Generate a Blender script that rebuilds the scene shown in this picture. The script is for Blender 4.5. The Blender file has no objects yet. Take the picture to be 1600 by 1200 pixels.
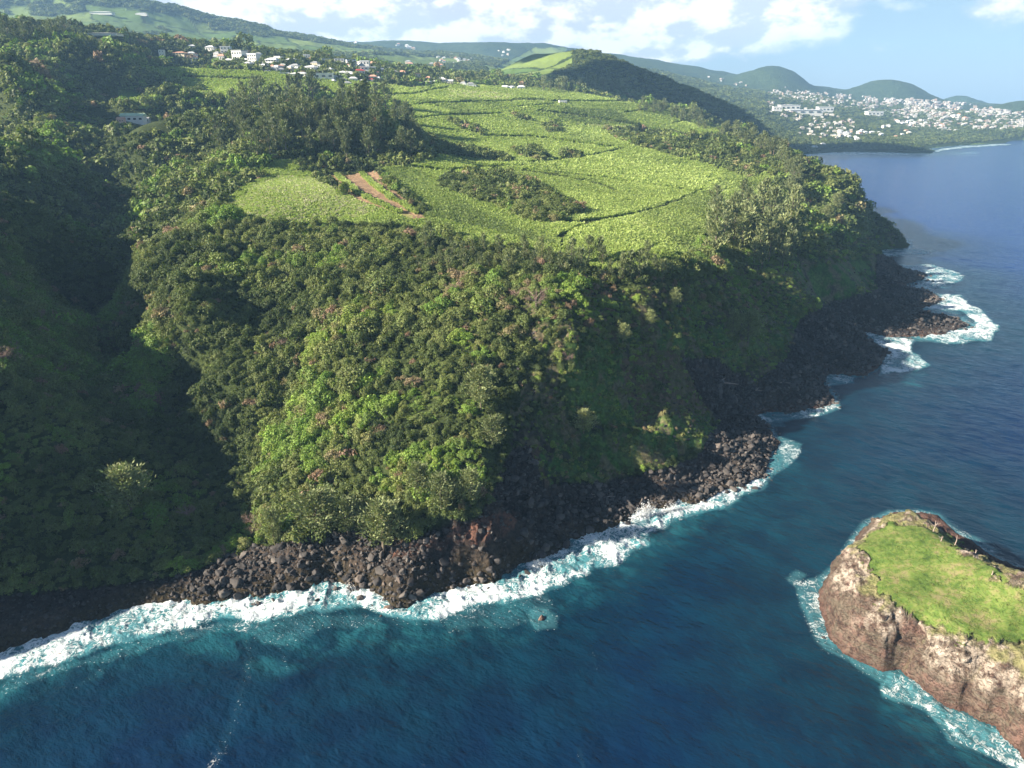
QUICK = False
import bpy, math, random
import numpy as np
from mathutils import Vector, Matrix
from mathutils.bvhtree import BVHTree
sc = bpy.context.scene
R = math.radians
HAZE = 1.05e-4; HAZE_TOP = 620
# ------------------------------------------------------------------ camera
CAM_H = 130.0
PITCH = R(22.25)
FPX = 1100.0
cam_d = bpy.data.cameras.new('camera')
cam = bpy.data.objects.new('camera', cam_d)
sc.collection.objects.link(cam)
cam.location = (0, 0, CAM_H)
cam.rotation_euler = (math.pi/2 - PITCH, 0, 0)
cam_d.sensor_fit = 'HORIZONTAL'
cam_d.sensor_width = 36
cam_d.lens = 36*FPX/1600
cam_d.clip_start = 1
cam_d.clip_end = 80000
sc.camera = cam
# ------------------------------------------------------------------ light
SUN_AZ = R(-104)      # compass direction to the sun, measured from the view direction, left negative
SUN_EL = R(26)
sdir = Vector((math.sin(SUN_AZ)*math.cos(SUN_EL), math.cos(SUN_AZ)*math.cos(SUN_EL), math.sin(SUN_EL)))
sun_d = bpy.data.lights.new('sun', 'SUN')
sun = bpy.data.objects.new('sun', sun_d)
sc.collection.objects.link(sun)
sun.rotation_euler = sdir.to_track_quat('Z', 'Y').to_euler()
sun.location = (-200, -100, 400)
sun_d.energy = 5.0
sun_d.angle = R(0.5)
sun_d.color = (1.0, 0.90, 0.74)
sc.view_settings.view_transform = 'Standard'
sc.view_settings.look = 'None'
sc.view_settings.exposure = 1.68
sc.view_settings.gamma = 1
sc.cycles.use_denoising = True
sc.cycles.max_bounces = 4
sc.cycles.diffuse_bounces = 2
sc.cycles.glossy_bounces = 2
sc.cycles.transmission_bounces = 2
sc.cycles.volume_bounces = 0
sc.cycles.transparent_max_bounces = 4
sc.cycles.use_adaptive_sampling = True
sc.cycles.adaptive_threshold = 0.02
sc.cycles.caustics_reflective = False
sc.cycles.caustics_refractive = False

class NT:
    """tiny node-tree writer"""
    def __init__(s, tree): s.t = tree; s.n = tree.nodes; s.l = tree.links
    def new(s, kind, **kw):
        nd = s.n.new(kind)
        for k, v in kw.items(): setattr(nd, k, v)
        return nd
    def inp(s, sock, v):
        if isinstance(v, bpy.types.NodeSocket): s.l.new(v, sock)
        elif v is not None:
            try: sock.default_value = v
            except Exception: sock.default_value = (*v, 1) if len(v) == 3 else v
    def m(s, op, a, b=None, c=None, clamp=False):
        nd = s.new('ShaderNodeMath', operation=op, use_clamp=clamp)
        for i, v in enumerate((a, b, c)):
            if v is not None: s.inp(nd.inputs[i], v)
        return nd.outputs[0]
    def vm(s, op, a, b=None):
        nd = s.new('ShaderNodeVectorMath', operation=op)
        s.inp(nd.inputs[0], a)
        if b is not None: s.inp(nd.inputs[1], b)
        return nd.outputs['Value'] if op in ('LENGTH', 'DOT_PRODUCT', 'DISTANCE') else nd.outputs[0]
    def mix(s, f, a, b, blend='MIX'):
        nd = s.new('ShaderNodeMix', data_type='RGBA', blend_type=blend)
        s.inp(nd.inputs[0], f); s.inp(nd.inputs[6], a); s.inp(nd.inputs[7], b)
        return nd.outputs[2]
    def ss(s, x, lo, hi, a=0.0, b=1.0):
        nd = s.new('ShaderNodeMapRange', interpolation_type='SMOOTHSTEP')
        s.inp(nd.inputs[0], x); s.inp(nd.inputs[1], lo); s.inp(nd.inputs[2], hi); s.inp(nd.inputs[3], a); s.inp(nd.inputs[4], b)
        return nd.outputs[0]
    def noise(s, vec, scale, detail=4, rough=0.55, dist=0.0, out=0):
        nd = s.new('ShaderNodeTexNoise')
        s.inp(nd.inputs['Vector'], vec); s.inp(nd.inputs['Scale'], scale)
        nd.inputs['Detail'].default_value = detail; nd.inputs['Roughness'].default_value = rough
        nd.inputs['Distortion'].default_value = dist
        return nd.outputs[out]
    def vor(s, vec, scale, feature='F1', out='Distance', rnd=1.0):
        nd = s.new('ShaderNodeTexVoronoi', feature=feature)
        s.inp(nd.inputs['Vector'], vec); s.inp(nd.inputs['Scale'], scale); nd.inputs['Randomness'].default_value = rnd
        return nd.outputs[out]
    def mapping(s, vec, loc=(0,0,0), rot=(0,0,0), scale=(1,1,1)):
        nd = s.new('ShaderNodeMapping'); s.inp(nd.inputs[0], vec)
        nd.inputs[1].default_value = loc; nd.inputs[2].default_value = rot; nd.inputs[3].default_value = scale
        return nd.outputs[0]
    def attr(s, name, out=0):
        nd = s.new('ShaderNodeAttribute', attribute_name=name); return nd.outputs[out]
    def ramp(s, f, stops):
        nd = s.new('ShaderNodeValToRGB'); s.inp(nd.inputs[0], f)
        e = nd.color_ramp.elements
        while len(e) < len(stops): e.new(0.5)
        for el, (p, c) in zip(e, stops): el.position = p; el.color = (*c, 1)
        return nd.outputs[0]
    def bump(s, h, strength, dist, normal=None):
        nd = s.new('ShaderNodeBump'); s.inp(nd.inputs['Height'], h)
        nd.inputs['Strength'].default_value = strength; nd.inputs['Distance'].default_value = dist
        if normal is not None: s.inp(nd.inputs['Normal'], normal)
        return nd.outputs[0]

def new_mat(name, col=(.5,.5,.5), rough=0.8, spec=0.3):
    m = bpy.data.materials.new(name); m.use_nodes = True
    t = NT(m.node_tree); b = m.node_tree.nodes['Principled BSDF']
    b.inputs['Base Color'].default_value = (*col, 1); b.inputs['Roughness'].default_value = rough
    b.inputs['Specular IOR Level'].default_value = spec
    return m, t, b

# ------------------------------------------------------------------ sky and clouds (world)
W = bpy.data.worlds.new('World'); sc.world = W; W.use_nodes = True
wt = NT(W.node_tree); W.node_tree.nodes.clear()
out = wt.new('ShaderNodeOutputWorld'); bg = wt.new('ShaderNodeBackground')
sky = wt.new('ShaderNodeTexSky', sky_type='NISHITA')
sky.sun_disc = False; sky.sun_elevation = SUN_EL; sky.sun_rotation = SUN_AZ
sky.altitude = 100; sky.air_density = 1.0; sky.dust_density = 0.6; sky.ozone_density = 2.2
tc = wt.new('ShaderNodeTexCoord')
sep = wt.new('ShaderNodeSeparateXYZ'); wt.l.new(tc.outputs['Generated'], sep.inputs[0])
az = wt.m('ARCTAN2', sep.outputs[0], sep.outputs[1])
el = wt.m('ARCSINE', sep.outputs[2])
comb = wt.new('ShaderNodeCombineXYZ'); wt.inp(comb.inputs[0], az); wt.inp(comb.inputs[1], el)
P = comb.outputs[0]
n1 = wt.noise(wt.mapping(P, scale=(1, 1.9, 1)), 9.0, 7, 0.56)
n2 = wt.noise(wt.mapping(P, loc=(3.1, 1.2, 0), scale=(1, 1.7, 1)), 30.0, 5, 0.55)
nn = wt.m('ADD', wt.m('MULTIPLY', wt.m('SUBTRACT', n1, .5), 1.35), wt.m('MULTIPLY', wt.m('SUBTRACT', n2, .5), .45))
# (azimuth deg, elevation deg, half width, half height, weight) of the cloud banks over the island
BANKS = [(-33, 12.5, 14, 5, .8), (-22, 7.0, 14, 4.6, 2.0), (-9, 5.4, 12, 4.2, 2.1), (0, 5.0, 9, 3.6, 1.9), (8, 5.0, 9, 3.0, 1.7), (15, 5.2, 8, 2.4, 1.15),
         (5, 9.0, 16, 2.6, .95), (20, 8.6, 9, 2.0, .9), (21, 5.6, 5.0, 1.6, .62), (31.2, 4.9, 2.3, 1.3, .72), (-4, 14, 30, 4, .7), (25, 3.2, 4, .7, .3),
         (80, 14, 40, 5, .6), (-80, 12, 40, 6, .6), (180, 14, 60, 6, .5)]
cov = None
for a0, e0, wa, we, k in BANKS:
    dx = wt.m('DIVIDE', wt.m('SUBTRACT', az, R(a0)), R(wa)); dy = wt.m('DIVIDE', wt.m('SUBTRACT', el, R(e0)), R(we))
    d2 = wt.m('ADD', wt.m('MULTIPLY', dx, dx), wt.m('MULTIPLY', dy, dy))
    g = wt.m('MULTIPLY', wt.m('EXPONENT', wt.m('MULTIPLY', d2, -1.0)), k)
    cov = g if cov is None else wt.m('MAXIMUM', cov, g)
dens = wt.m('ADD', cov, nn)
alpha = wt.ss(dens, .26, .66)
# sunlit tops / grey bases follow the cloud's own thickness, sampled toward the sun
Pl = wt.vm('ADD', P, (-.018, .014, 0))
n1b = wt.noise(wt.mapping(Pl, scale=(1, 1.9, 1)), 9.0, 7, 0.56)
n2b = wt.noise(wt.mapping(Pl, loc=(3.1, 1.2, 0), scale=(1, 1.7, 1)), 30.0, 5, 0.55)
dn = wt.m('ADD', wt.m('MULTIPLY', wt.m('SUBTRACT', n1, n1b), 1.6), wt.m('MULTIPLY', wt.m('SUBTRACT', n2, n2b), .45))
lit = wt.ss(dn, -.12, .10)
ccol = wt.mix(lit, (8.9, 9.5, 10.6, 1), (16.0, 15.6, 15.2, 1))
skyc = wt.mix(.45, sky.outputs[0], (6.8, 10.2, 14.2, 1))
skyh = wt.mix(wt.ss(el, R(-2), R(24), 1, 0), sky.outputs[0], skyc)
final = wt.mix(wt.m('MULTIPLY', alpha, .93), skyh, ccol)
wt.l.new(final, bg.inputs[0]); bg.inputs[1].default_value = 0.030
wt.l.new(bg.outputs[0], out.inputs[0])

# ------------------------------------------------------------------ photo geometry -> world points
CP, SP = math.cos(PITCH), math.sin(PITCH)
def ray(u, v):
    x = (u-800)/FPX; y = -(v-600)/FPX
    return x, CP + y*SP, -SP + y*CP
def at_z(u, v, z=0.0):
    x, y, d = ray(u, v); t = (z-CAM_H)/d
    return (x*t, y*t, z)
def at_y(u, v, Y):
    x, y, d = ray(u, v); t = Y/y
    return (x*t, Y, CAM_H+d*t)
def project(X, Y, Z):
    Zr = Z-CAM_H
    f = Y*CP - Zr*SP; up = Y*SP + Zr*CP
    f = np.where(f > 1e-3, f, 1e-3)
    return 800 + FPX*X/f, 600 - FPX*up/f, f
# ------------------------------------------------------------------ numpy noise
def _h(ix, iy, seed):
    n = (ix.astype(np.int64)*374761393 + iy.astype(np.int64)*668265263 + seed*2147483647 + 974634777) & 0xffffffff
    n = ((n ^ (n >> 13))*1274126177) & 0xffffffff
    n = ((n ^ (n >> 16))*2246822519) & 0xffffffff
    return ((n ^ (n >> 15)) & 0xffffff)/float(0xffffff)
def vnoise(x, y, seed=0):
    x = np.asarray(x, float); y = np.asarray(y, float)
    ix = np.floor(x); iy = np.floor(y); fx = x-ix; fy = y-iy
    fx = fx*fx*fx*(fx*(fx*6-15)+10); fy = fy*fy*fy*(fy*(fy*6-15)+10)
    a = _h(ix, iy, seed); b = _h(ix+1, iy, seed); c = _h(ix, iy+1, seed); d = _h(ix+1, iy+1, seed)
    return (a*(1-fx)+b*fx)*(1-fy) + (c*(1-fx)+d*fx)*fy
def fbm(x, y, scale, octs=4, seed=0, gain=.5):
    s = 0; a = 1; tot = 0; x = np.asarray(x)/scale; y = np.asarray(y)/scale
    for i in range(octs):
        s = s + a*vnoise(x, y, seed+i*17); tot += a; a *= gain
        x, y = 1.62*x+1.18*y+5.3, -1.18*x+1.62*y+9.1
    return s/tot*2-1
def ridged(x, y, scale, octs=4, seed=0):
    s = 0; a = 1; tot = 0; x = np.asarray(x)/scale; y = np.asarray(y)/scale
    for i in range(octs):
        s = s + a*(1-np.abs(2*vnoise(x, y, seed+i*13)-1)); tot += a; a *= .5
        x, y = 1.62*x+1.18*y+5.3, -1.18*x+1.62*y+9.1
    return s/tot
def sstep(x, lo, hi):
    t = np.clip((x-lo)/(hi-lo), 0, 1); return t*t*(3-2*t)
def in_poly(u, v, poly):
    u = np.asarray(u); v = np.asarray(v); inside = np.zeros(u.shape, bool); n = len(poly)
    for i in range(n):
        x1, y1 = poly[i]; x2, y2 = poly[(i+1) % n]
        if y1 == y2: continue
        c = ((y1 > v) != (y2 > v)) & (u < (x2-x1)*(v-y1)/(y2-y1)+x1)
        inside ^= c
    return inside
def seg_dist(x, y, pts, closed=False):
    x = np.asarray(x, float); y = np.asarray(y, float); best = np.full(x.shape, 1e18)
    n = len(pts)
    for i in range(n if closed else n-1):
        x1, y1 = pts[i]; x2, y2 = pts[(i+1) % n]
        dx, dy = x2-x1, y2-y1; L = dx*dx+dy*dy+1e-12
        t = np.clip(((x-x1)*dx+(y-y1)*dy)/L, 0, 1)
        d = (x-x1-t*dx)**2+(y-y1-t*dy)**2
        np.minimum(best, d, out=best)
    return np.sqrt(best)
def rbf_fit(p, val, c):
    n = len(p); D = np.sqrt(((p[:, None]-p[None])**2).sum(-1)+c*c)
    A = np.zeros((n+3, n+3)); A[:n, :n] = D + np.eye(n)*1e-4; A[:n, n] = 1; A[:n, n+1:] = p; A[n, :n] = 1; A[n+1:, :n] = p.T
    return np.linalg.solve(A, np.concatenate([val, np.zeros(3)]))
def rbf_eval(q, p, w, c):
    out = np.empty(len(q)); n = len(p)
    for i in range(0, len(q), 20000):
        s = q[i:i+20000]
        D = np.sqrt(((s[:, None]-p[None])**2).sum(-1)+c*c)
        out[i:i+20000] = D@w[:n] + w[n] + s@w[n+1:]
    return out
def grid_mesh(name, X, Y, Z):
    nr, na = X.shape
    me = bpy.data.meshes.new(name)
    co = np.stack([X, Y, Z], -1).reshape(-1, 3).astype(np.float32)
    idx = np.arange(nr*na).reshape(nr, na)
    f = np.stack([idx[:-1, :-1], idx[:-1, 1:], idx[1:, 1:], idx[1:, :-1]], -1).reshape(-1, 4)
    raw_mesh(me, co, f)
    return me
def raw_mesh(me, co, f, smooth=True):
    k = f.shape[1]
    me.vertices.add(len(co)); me.vertices.foreach_set('co', np.ascontiguousarray(co, np.float32).ravel())
    me.loops.add(f.size); me.loops.foreach_set('vertex_index', np.ascontiguousarray(f, np.int32).ravel())
    me.polygons.add(len(f)); me.polygons.foreach_set('loop_start', np.arange(0, f.size, k, dtype=np.int32))
    me.polygons.foreach_set('loop_total', np.full(len(f), k, np.int32))
    me.polygons.foreach_set('use_smooth', np.full(len(f), smooth, bool))
    me.update(calc_edges=True)
def set_attr(me, name, arr, kind='FLOAT'):
    a = me.attributes.new(name, kind, 'POINT')
    if kind == 'FLOAT_COLOR':
        c = np.ones((len(arr), 4), np.float32); c[:, :3] = arr; a.data.foreach_set('color', c.ravel())
    else: a.data.foreach_set('value', np.ascontiguousarray(arr, np.float32).ravel())
def link(o, parent=None):
    sc.collection.objects.link(o)
    if parent is not None: o.parent = parent
    return o
def tag(o, label=None, cat=None, group=None, kind=None):
    if label: o['label'] = label
    if cat: o['category'] = cat
    if group: o['group'] = group
    if kind: o['kind'] = kind
    return o
# ------------------------------------------------------------------ coast line (photo pixels on z = 0)
SHORE_PX = [(0,1022),(40,1008),(80,1000),(112,985),(150,968),(190,955),(250,945),(290,938),(310,947),(360,938),(400,938),(430,930),(470,925),(500,912),
 (530,912),(545,930),(575,925),(600,940),(612,955),(640,948),(665,935),(700,925),(735,915),(770,915),(795,902),(815,885),(850,875),(870,868),(895,850),
 (925,835),(950,826),(985,812),(1000,800),(1040,796),(1060,782),(1085,792),(1105,788),(1130,770),(1165,762),(1198,745),(1205,715),(1213,690),(1200,665),
 (1178,655),(1195,645),(1235,646),(1262,640),(1300,634),(1302,618),(1285,600),(1298,585),(1345,588),(1372,572),(1392,552),(1365,538),(1350,520),(1395,528),
 (1430,527),(1480,520),(1520,508),(1495,496),(1455,492),(1440,482),(1475,470),(1450,456),(1405,450),(1440,438),(1450,430),(1400,418),(1366,402),
 (1375,392),(1420,388)]
shore = [at_z(u, v)[:2] for u, v in SHORE_PX]
shore_left = [(-900,-260),(-560,-60),(-330,40),(-240,82),(-175,112),(-150,126)]
shore_hidden = [(385,690),(350,720),(348,800),(362,900),(372,1020),(400,1160),(455,1330),(530,1500),(640,1700)]
BAY_PX = [(1256,241),(1280,240),(1300,238),(1345,237),(1375,238),(1400,238),(1425,240),(1455,240),(1462,236),(1450,232),(1480,229),(1500,227),(1540,225),(1570,224),(1580,220),(1600,219)]
bay = [at_z(u, v)[:2] for u, v in BAY_PX]
shore_far = [(2200,2350),(3200,2600),(4500,3300),(9000,5000),(16000,9000),(16000,22000),(-20000,22000),(-20000,-260)]
LAND = shore_left + shore + shore_hidden + bay + shore_far
COAST = shore_left + shore + shore_hidden + bay + shore_far[:4]

# ------------------------------------------------------------------ height control points
C = []
def cz(*pts):
    for u, v, z in pts: C.append(at_z(u, v, z))
def cy(*pts):
    for u, v, Y in pts: C.append(at_y(u, v, Y))
def cw(*pts): C.extend(pts)
# beaches, boulder belts
cz((400,905,3),(500,885,5),(600,905,4),(660,905,5),(560,860,8),(480,855,8),(620,850,9),(700,870,7),(760,880,6),(330,915,3),(200,930,3),(80,965,3))
cz((850,840,3.5),(900,805,4),(960,765,4),(1000,745,4.5),(1080,725,4),(1150,705,4),(1185,690,3),(900,765,8),(820,850,5),(805,825,9),(760,830,12))
cz((930,748,9),(1000,728,8),(1070,700,9),(1100,640,10),(1150,610,8),(1230,615,5),(1270,605,3.5),(1180,635,3))
cz((1270,560,7),(1330,565,4),(1320,500,12),(1400,500,6),(1380,470,6),(1300,520,9),(1350,440,10),(1460,500,4),(1420,470,4))
# headland: front (lit) slope
cz((640,840,12),(640,760,20),(640,700,26.5),(640,600,38),(640,500,51),(640,420,60),(640,372,66))
cz((520,820,11),(500,760,16),(520,700,23),(500,620,31),(500,550,41),(500,470,52),(500,400,61),(500,360,68),
   (560,800,14),(720,800,17),(700,740,23),(760,700,27),(740,620,36),(740,540,47),(740,450,58),(740,400,62),(790,720,22),(800,640,32),(820,560,43),(820,470,56),(840,410,61.5))
cz((400,590,32),(400,500,45),(400,420,58),(400,370,66),(320,440,58),(300,380,65),(320,320,70),(350,500,46),(300,500,48),(360,570,35))
# left rim silhouette of the headland
cz((215,322,64),(208,360,61.5),(215,400,59),(225,440,54),(240,480,49),(275,515,43),(330,580,33),(395,615,28.5),(450,630,24),(455,700,20),(455,760,15.5),(462,825,9.5))
cz((260,290,70),(330,255,82),(300,270,76),(240,305,66))
# shadowed seaward face
cz((1000,650,18),(1000,580,30),(1000,520,40.5),(1000,460,54),(1000,428,60.5),(930,650,22),(900,700,15),(880,600,35),(900,540,46),(900,460,57),(900,415,61.5),
   (1060,640,17),(1080,560,29),(1080,500,39),(1070,440,55),(850,700,20),(850,770,11))
cz((1120,560,23),(1180,570,14),(1200,530,18),(1150,500,34),(1150,440,48),(1250,520,14),(1240,460,30),(1220,400,45),(1290,470,17),(1300,430,30),(1330,400,28),(1350,370,22),(1300,390,36),
   (1290,350,41),(1200,360,51),(1362,385,7),(1405,388,3))
cz((1352,326,39),(1320,300,46),(1285,276,53),(1250,252,60),(1180,215,78),(1100,180,101),(1040,165,112),(960,150,127))
# hidden drop behind the rim
cw((352,640,12),(345,760,14),(350,900,16),(365,1050,20),(420,1250,30),(500,1450,25),(620,1650,15),(420,1400,60))
# plateau
cz((850,398,62),(430,342,72),(520,345,69.5),(700,365,65),(900,332,66),(1050,400,58),(960,420,60.5),(1120,272,63),(1180,300,56),(1120,350,54),(1000,330,62),(1000,270,69),(900,250,77),(900,200,91),
   (800,260,78),(750,300,73),(600,300,77.5),(560,270,80),(430,262,84),(380,300,79),(1000,220,80),(1100,220,75),(1000,180,98),(700,230,84),(660,250,81))
cy((700,180,860),(800,160,1050),(800,140,1300),(900,145,1320),(650,140,1080),(550,125,1020),(550,105,1130),(430,112,1000),(380,90,1120),(330,75,1230),(300,130,900),(400,145,850),(210,106,970),(340,112,1020),(820,122,1500),(700,118,1350),(940,150,1340))
# mound with the casuarina grove
cy((420,190,590),(520,172,610),(600,180,620),(560,205,560),(450,220,545),(390,240,520),(620,215,570),(640,238,545),(350,200,600))
# ravine floor
cz((330,900,2.5),(390,840,3),(385,790,5),(390,755,8),(370,710,11),(300,630,15),(230,580,19),(160,525,25),(165,480,29),(170,430,34),(180,380,39),(195,330,45),(225,262,56),(270,225,68))
cy((300,205,700),(330,190,760))
# left slope
cz((0,985,2.5),(0,900,7),(0,800,18),(0,700,30),(0,600,42),(0,500,54),(0,400,66),(0,300,80),(0,200,104),(100,900,6),(200,880,5),(300,860,4),(100,800,15),(200,800,10),(300,790,7),
   (100,700,26),(200,700,18),(290,710,10),(100,600,29),(200,620,21),(100,500,42),(100,400,57),(100,300,75),(100,250,90),(50,250,93),(150,300,66),(140,380,49),(125,460,38))
cy((200,192,690),(215,196,690),(250,192,730),(160,215,630),(200,260,580),(140,195,660),(200,160,760),(200,130,850),(260,150,800),(100,205,600),(100,170,690),(100,120,800),(50,62,940),(0,52,930),(130,75,980),(200,88,1060),(290,92,1120),(0,120,760),(0,165,660))
cw((-215,205,62),(-252,288,90),(-300,283,121),(-262,200,90),(-330,250,118),(-262,172,88),(-300,160,98),(-228,142,80),(-420,420,118),(-200,118,38),(-260,110,60),(-320,110,85),(-420,160,120),(-600,300,140),(-600,600,185),(-420,40,50),(-700,100,120))
# behind the left ridge and the village: a shallow valley, then the far slopes
cy((50,75,1300),(200,95,1350),(330,92,1550),(450,100,1500),(550,108,1500),(640,120,1600),(720,125,1750),(100,62,1800),(250,75,2000),(400,84,2200),(520,92,2300),(620,105,2200),(100,40,2500),(0,50,1650),(0,25,2800),
   (300,48,2900),(430,66,2900),(550,84,2900),(680,98,2700))
cy((0,-8,3000),(100,-5,3000),(190,2,3050),(280,18,3100),(380,38,3200),(470,55,3400),(560,74,3600),(640,84,3700),(720,90,3800),(780,96,3800))
# piton
cy((760,112,2100),(795,100,2000),(835,82,2050),(860,82,2030),(890,78,1980),(935,83,1900),(990,107,1750),(1040,132,1640),(1090,160,1560),(1140,183,1540),(1200,206,1560),(1235,226,1660))
cy((830,112,1780),(880,108,1740),(940,122,1600),(1000,148,1500),(1060,178,1450),(1110,196,1440),(1170,218,1480))
cy((850,118,2600),(920,118,2500),(990,128,2400),(1050,150,2200),(1110,180,2000),(1180,210,1950),(1230,228,1950))
# town slopes round the bay
cy((1270,232,1950),(1300,222,2080),(1350,222,2100),(1400,222,2100),(1440,226,2080),(1500,215,2300),(1560,212,2400),(1600,208,2450),(1250,210,2300),(1350,195,2600),(1450,195,2700),(1550,190,2900),(1600,188,3000),
   (1200,190,2500),(1200,165,3100),(1300,170,3200),(1400,168,3500),(1500,172,3600),(1100,155,3000),(1000,125,3200),(1180,145,3900),(1280,148,4200),(1380,154,4600),(1460,158,4700),(1540,163,4600),(1600,168,4200),
   (1000,108,4200),(1080,128,4200),(900,100,3600))
# far backdrop of the volcano
cy((640,92,4100),(700,92,4300),(760,92,4300),(820,94,4400),(900,100,4500),(1000,112,4500),(1100,128,4500),(1200,138,4500),(1300,143,4900),(1400,156,5200),(1500,163,5300),(1600,168,5400))
cy((560,66,4700),(640,64,4800),(720,68,4900),(790,68,4900),(860,70,5000),(940,84,5000),(1000,92,5000),(1080,104,5000),(1160,119,5100),(1240,132,5300),(1320,142,5500),(1420,158,5700),(1600,166,5900))
cy((0,30,4000),(0,60,6500),(300,60,4500),(300,90,6500),(600,105,6300),(900,118,6500),(1200,150,6700),(1600,170,6700),(500,80,4300),(760,90,6000))
for i in range(2, len(SHORE_PX)-1, 2): C.append((*shore[i], 1.2))
for i in range(0, len(bay), 2): C.append((*bay[i], 2))
for p in shore_left: C.append((*p, 2))
for p in shore_hidden[1:]: C.append((*p, 3))
C = np.array(C, float)
def warp(x, y):
    return np.stack([np.arctan2(x, y), np.log(np.hypot(x, y))], -1)
_cp = warp(C[:, 0], C[:, 1]); _cv = (C[:, 2]-CAM_H)/np.hypot(C[:, 0], C[:, 1]); _cc = .02
_cw = rbf_fit(_cp, _cv, _cc)

# hills standing on the far slopes: (u centre, v foot, v top, Y, half width px, power)
BUMPS = [(1212,136,105,4600,60,1.1,2.2),(1390,158,126,4300,68,1.3,2.0),(1500,161,147,5200,34,1.0,2.0),(1606,172,151,3600,52,1.1,2.0),(1290,150,143,4800,60,1.2,2.0)]
def bumps(x, y):
    z = 0
    for u, vf, vt, Y, hw, pw, st in BUMPS:
        xc, _, zf = at_y(u, vf, Y); _, _, zt = at_y(u, vt, Y); w = hw*Y/ray(u, vf)[1]/FPX
        d = np.hypot((x-xc)/w, (y-Y)/(w*1.3)); d = d*(1+.12*fbm(x, y, w*.8, 3, 5))
        z = z+(zt-zf)*np.exp(-(d*1.25)**(2*pw))
    return z
_jag = None
def land_sd(x, y):
    """signed distance to the coast, + on land"""
    d = seg_dist(x, y, COAST); ins = in_poly(x, y, LAND)
    return np.where(ins, d, -d)
# zones drawn on the photograph, used only as classes of ground
ROCK_PX = [[(-60,1040),(-60,960),(0,930),(150,915),(260,905),(330,880),(400,850),(420,852),(480,838),(560,830),(640,842),(700,812),(745,810),(800,700),(830,700),(850,760),(930,755),(1010,740),(1090,715),(1120,660),(1090,620),(1060,560),(1120,560),(1180,600),(1230,560),(1250,500),(1300,470),(1370,455),(1370,400),(1440,380),(1440,420),(1560,500),(1500,560),(1320,640),(1240,700),(1210,780),(1000,830),(640,990)]]
def rockness(u, v):
    m = np.zeros(np.shape(u))
    for p in ROCK_PX: m = np.maximum(m, in_poly(u, v, p))
    return m
def height(x, y, detail=True):
    x = np.asarray(x, float).ravel(); y = np.asarray(y, float).ravel()
    r = np.hypot(x, y)
    g = rbf_eval(warp(x, y), _cp, _cw, _cc)
    z = CAM_H + g*r + bumps(x, y)
    near = r < 3200
    sd = np.full(x.shape, 400.0)
    jx = x + fbm(x, y, 9, 3, 31)*2.2*np.clip(r/260, .5, 4); jy = y + fbm(x, y, 9, 3, 47)*2.2*np.clip(r/260, .5, 4)
    sd[near] = land_sd(jx[near], jy[near])
    far = ~near
    if far.any():
        ins = in_poly(x[far], y[far], LAND); sd[far] = np.where(ins, 400, -400)
    wd = np.clip(r*.03, 5, 60)
    zl = np.maximum(z, .7+np.minimum(sd, 40)*.07)
    if detail:
        u, v, _ = project(x, y, z)
        rk = rockness(u, v)*sstep(sd, 0, 6)*(r < 900)
        crg = in_poly(u, v, [(680,800),(740,780),(830,780),(880,850),(790,915),(700,925),(670,860)]) | in_poly(u, v, [(1270,440),(1400,440),(1530,500),(1500,530),(1340,530)]) | in_poly(u, v, [(1190,580),(1300,580),(1310,640),(1190,650)])
        zl = zl + rk*((ridged(x, y, 11, 4, 3)-.62)*np.where(crg, 8.5, 4.5) + fbm(x, y, 2.2, 3, 7)*.9)*np.clip(zl/6, .3, 1)
        sf = in_poly(u, v, [(800,470),(1000,440),(1110,430),(1400,360),(1400,480),(1110,700),(900,780),(780,820),(800,640),(850,560)])*sstep(r, 150, 220)*(r < 900)
        zl = zl + sf*(1-rk)*((ridged(x, y, 16, 4, 23)-.6)*5.5 + fbm(x, y, 3, 3, 27)*1.3)*sstep(sd, 6, 20)*(.15+.85*(v > 470))
        amp = sstep(r, 150, 500)*(1-rk)*sstep(sd, 5, 40)
        # gullies and spurs of the slopes
        fx = fbm(x, y, 34, 4, 77)
        plateau = in_poly(u, v, PLATEAU_PX)
        zl = zl + (1-rk)*sstep(sd, 8, 40)*np.where(plateau, .5, 2.6)*fx
        zl = zl + np.where(r > 1100, 1, 0)*sstep(r, 1100, 2600)*(fbm(x, y, 240, 5, 91)*14 - (ridged(x*.8+y*.3, y*.35, 330, 4, 19)-.6)*26)*sstep(sd, 60, 380)*np.clip((zl-10)/90, 0, 1)
    s = sstep(sd, 0, wd)
    zz = np.where(sd > 0, .25*sstep(sd, 0, 1) + zl*s + (1-s)*(.4+sd*.12), -1.2+np.maximum(sd, -60)*.25)
    return zz
PLATEAU_PX = [(355,345),(350,320),(400,285),(420,255),(500,262),(640,255),(680,240),(625,195),(420,150),(340,160),(300,140),(210,104),(340,112),(430,115),(560,130),(700,125),(860,135),(960,150),(1100,182),(1200,225),(1250,262),(1230,330),(1120,350),(1080,400),(1050,425),(960,428),(850,398),(760,388),(700,368),(600,352),(500,352)]
def polar_axes(na, nr, r0, r1, knee=None):
    core = np.linspace(R(-39), R(39), na)
    left = R(-39) - np.cumsum(np.geomspace((core[1]-core[0]), R(1.2), 90))
    left = left[left > R(-100)]
    right = R(39) + np.cumsum(np.geomspace((core[1]-core[0]), R(1.2), 90))
    right = right[right < R(75)]
    return np.concatenate([left[::-1], core, right])
if QUICK: NA, NR = 520, (330, 200)
else: NA, NR = 900, (620, 380)
A = polar_axes(NA, 0, 0, 0)
rr = np.concatenate([np.geomspace(85, 750, NR[0]), np.geomspace(750, 7000, NR[1]+1)[1:]])
AA, RR = np.meshgrid(A, rr)
TX, TY = RR*np.sin(AA), RR*np.cos(AA)
TZ = height(TX, TY).reshape(TX.shape)
tm = grid_mesh('terrain', TX, TY, TZ)
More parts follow.
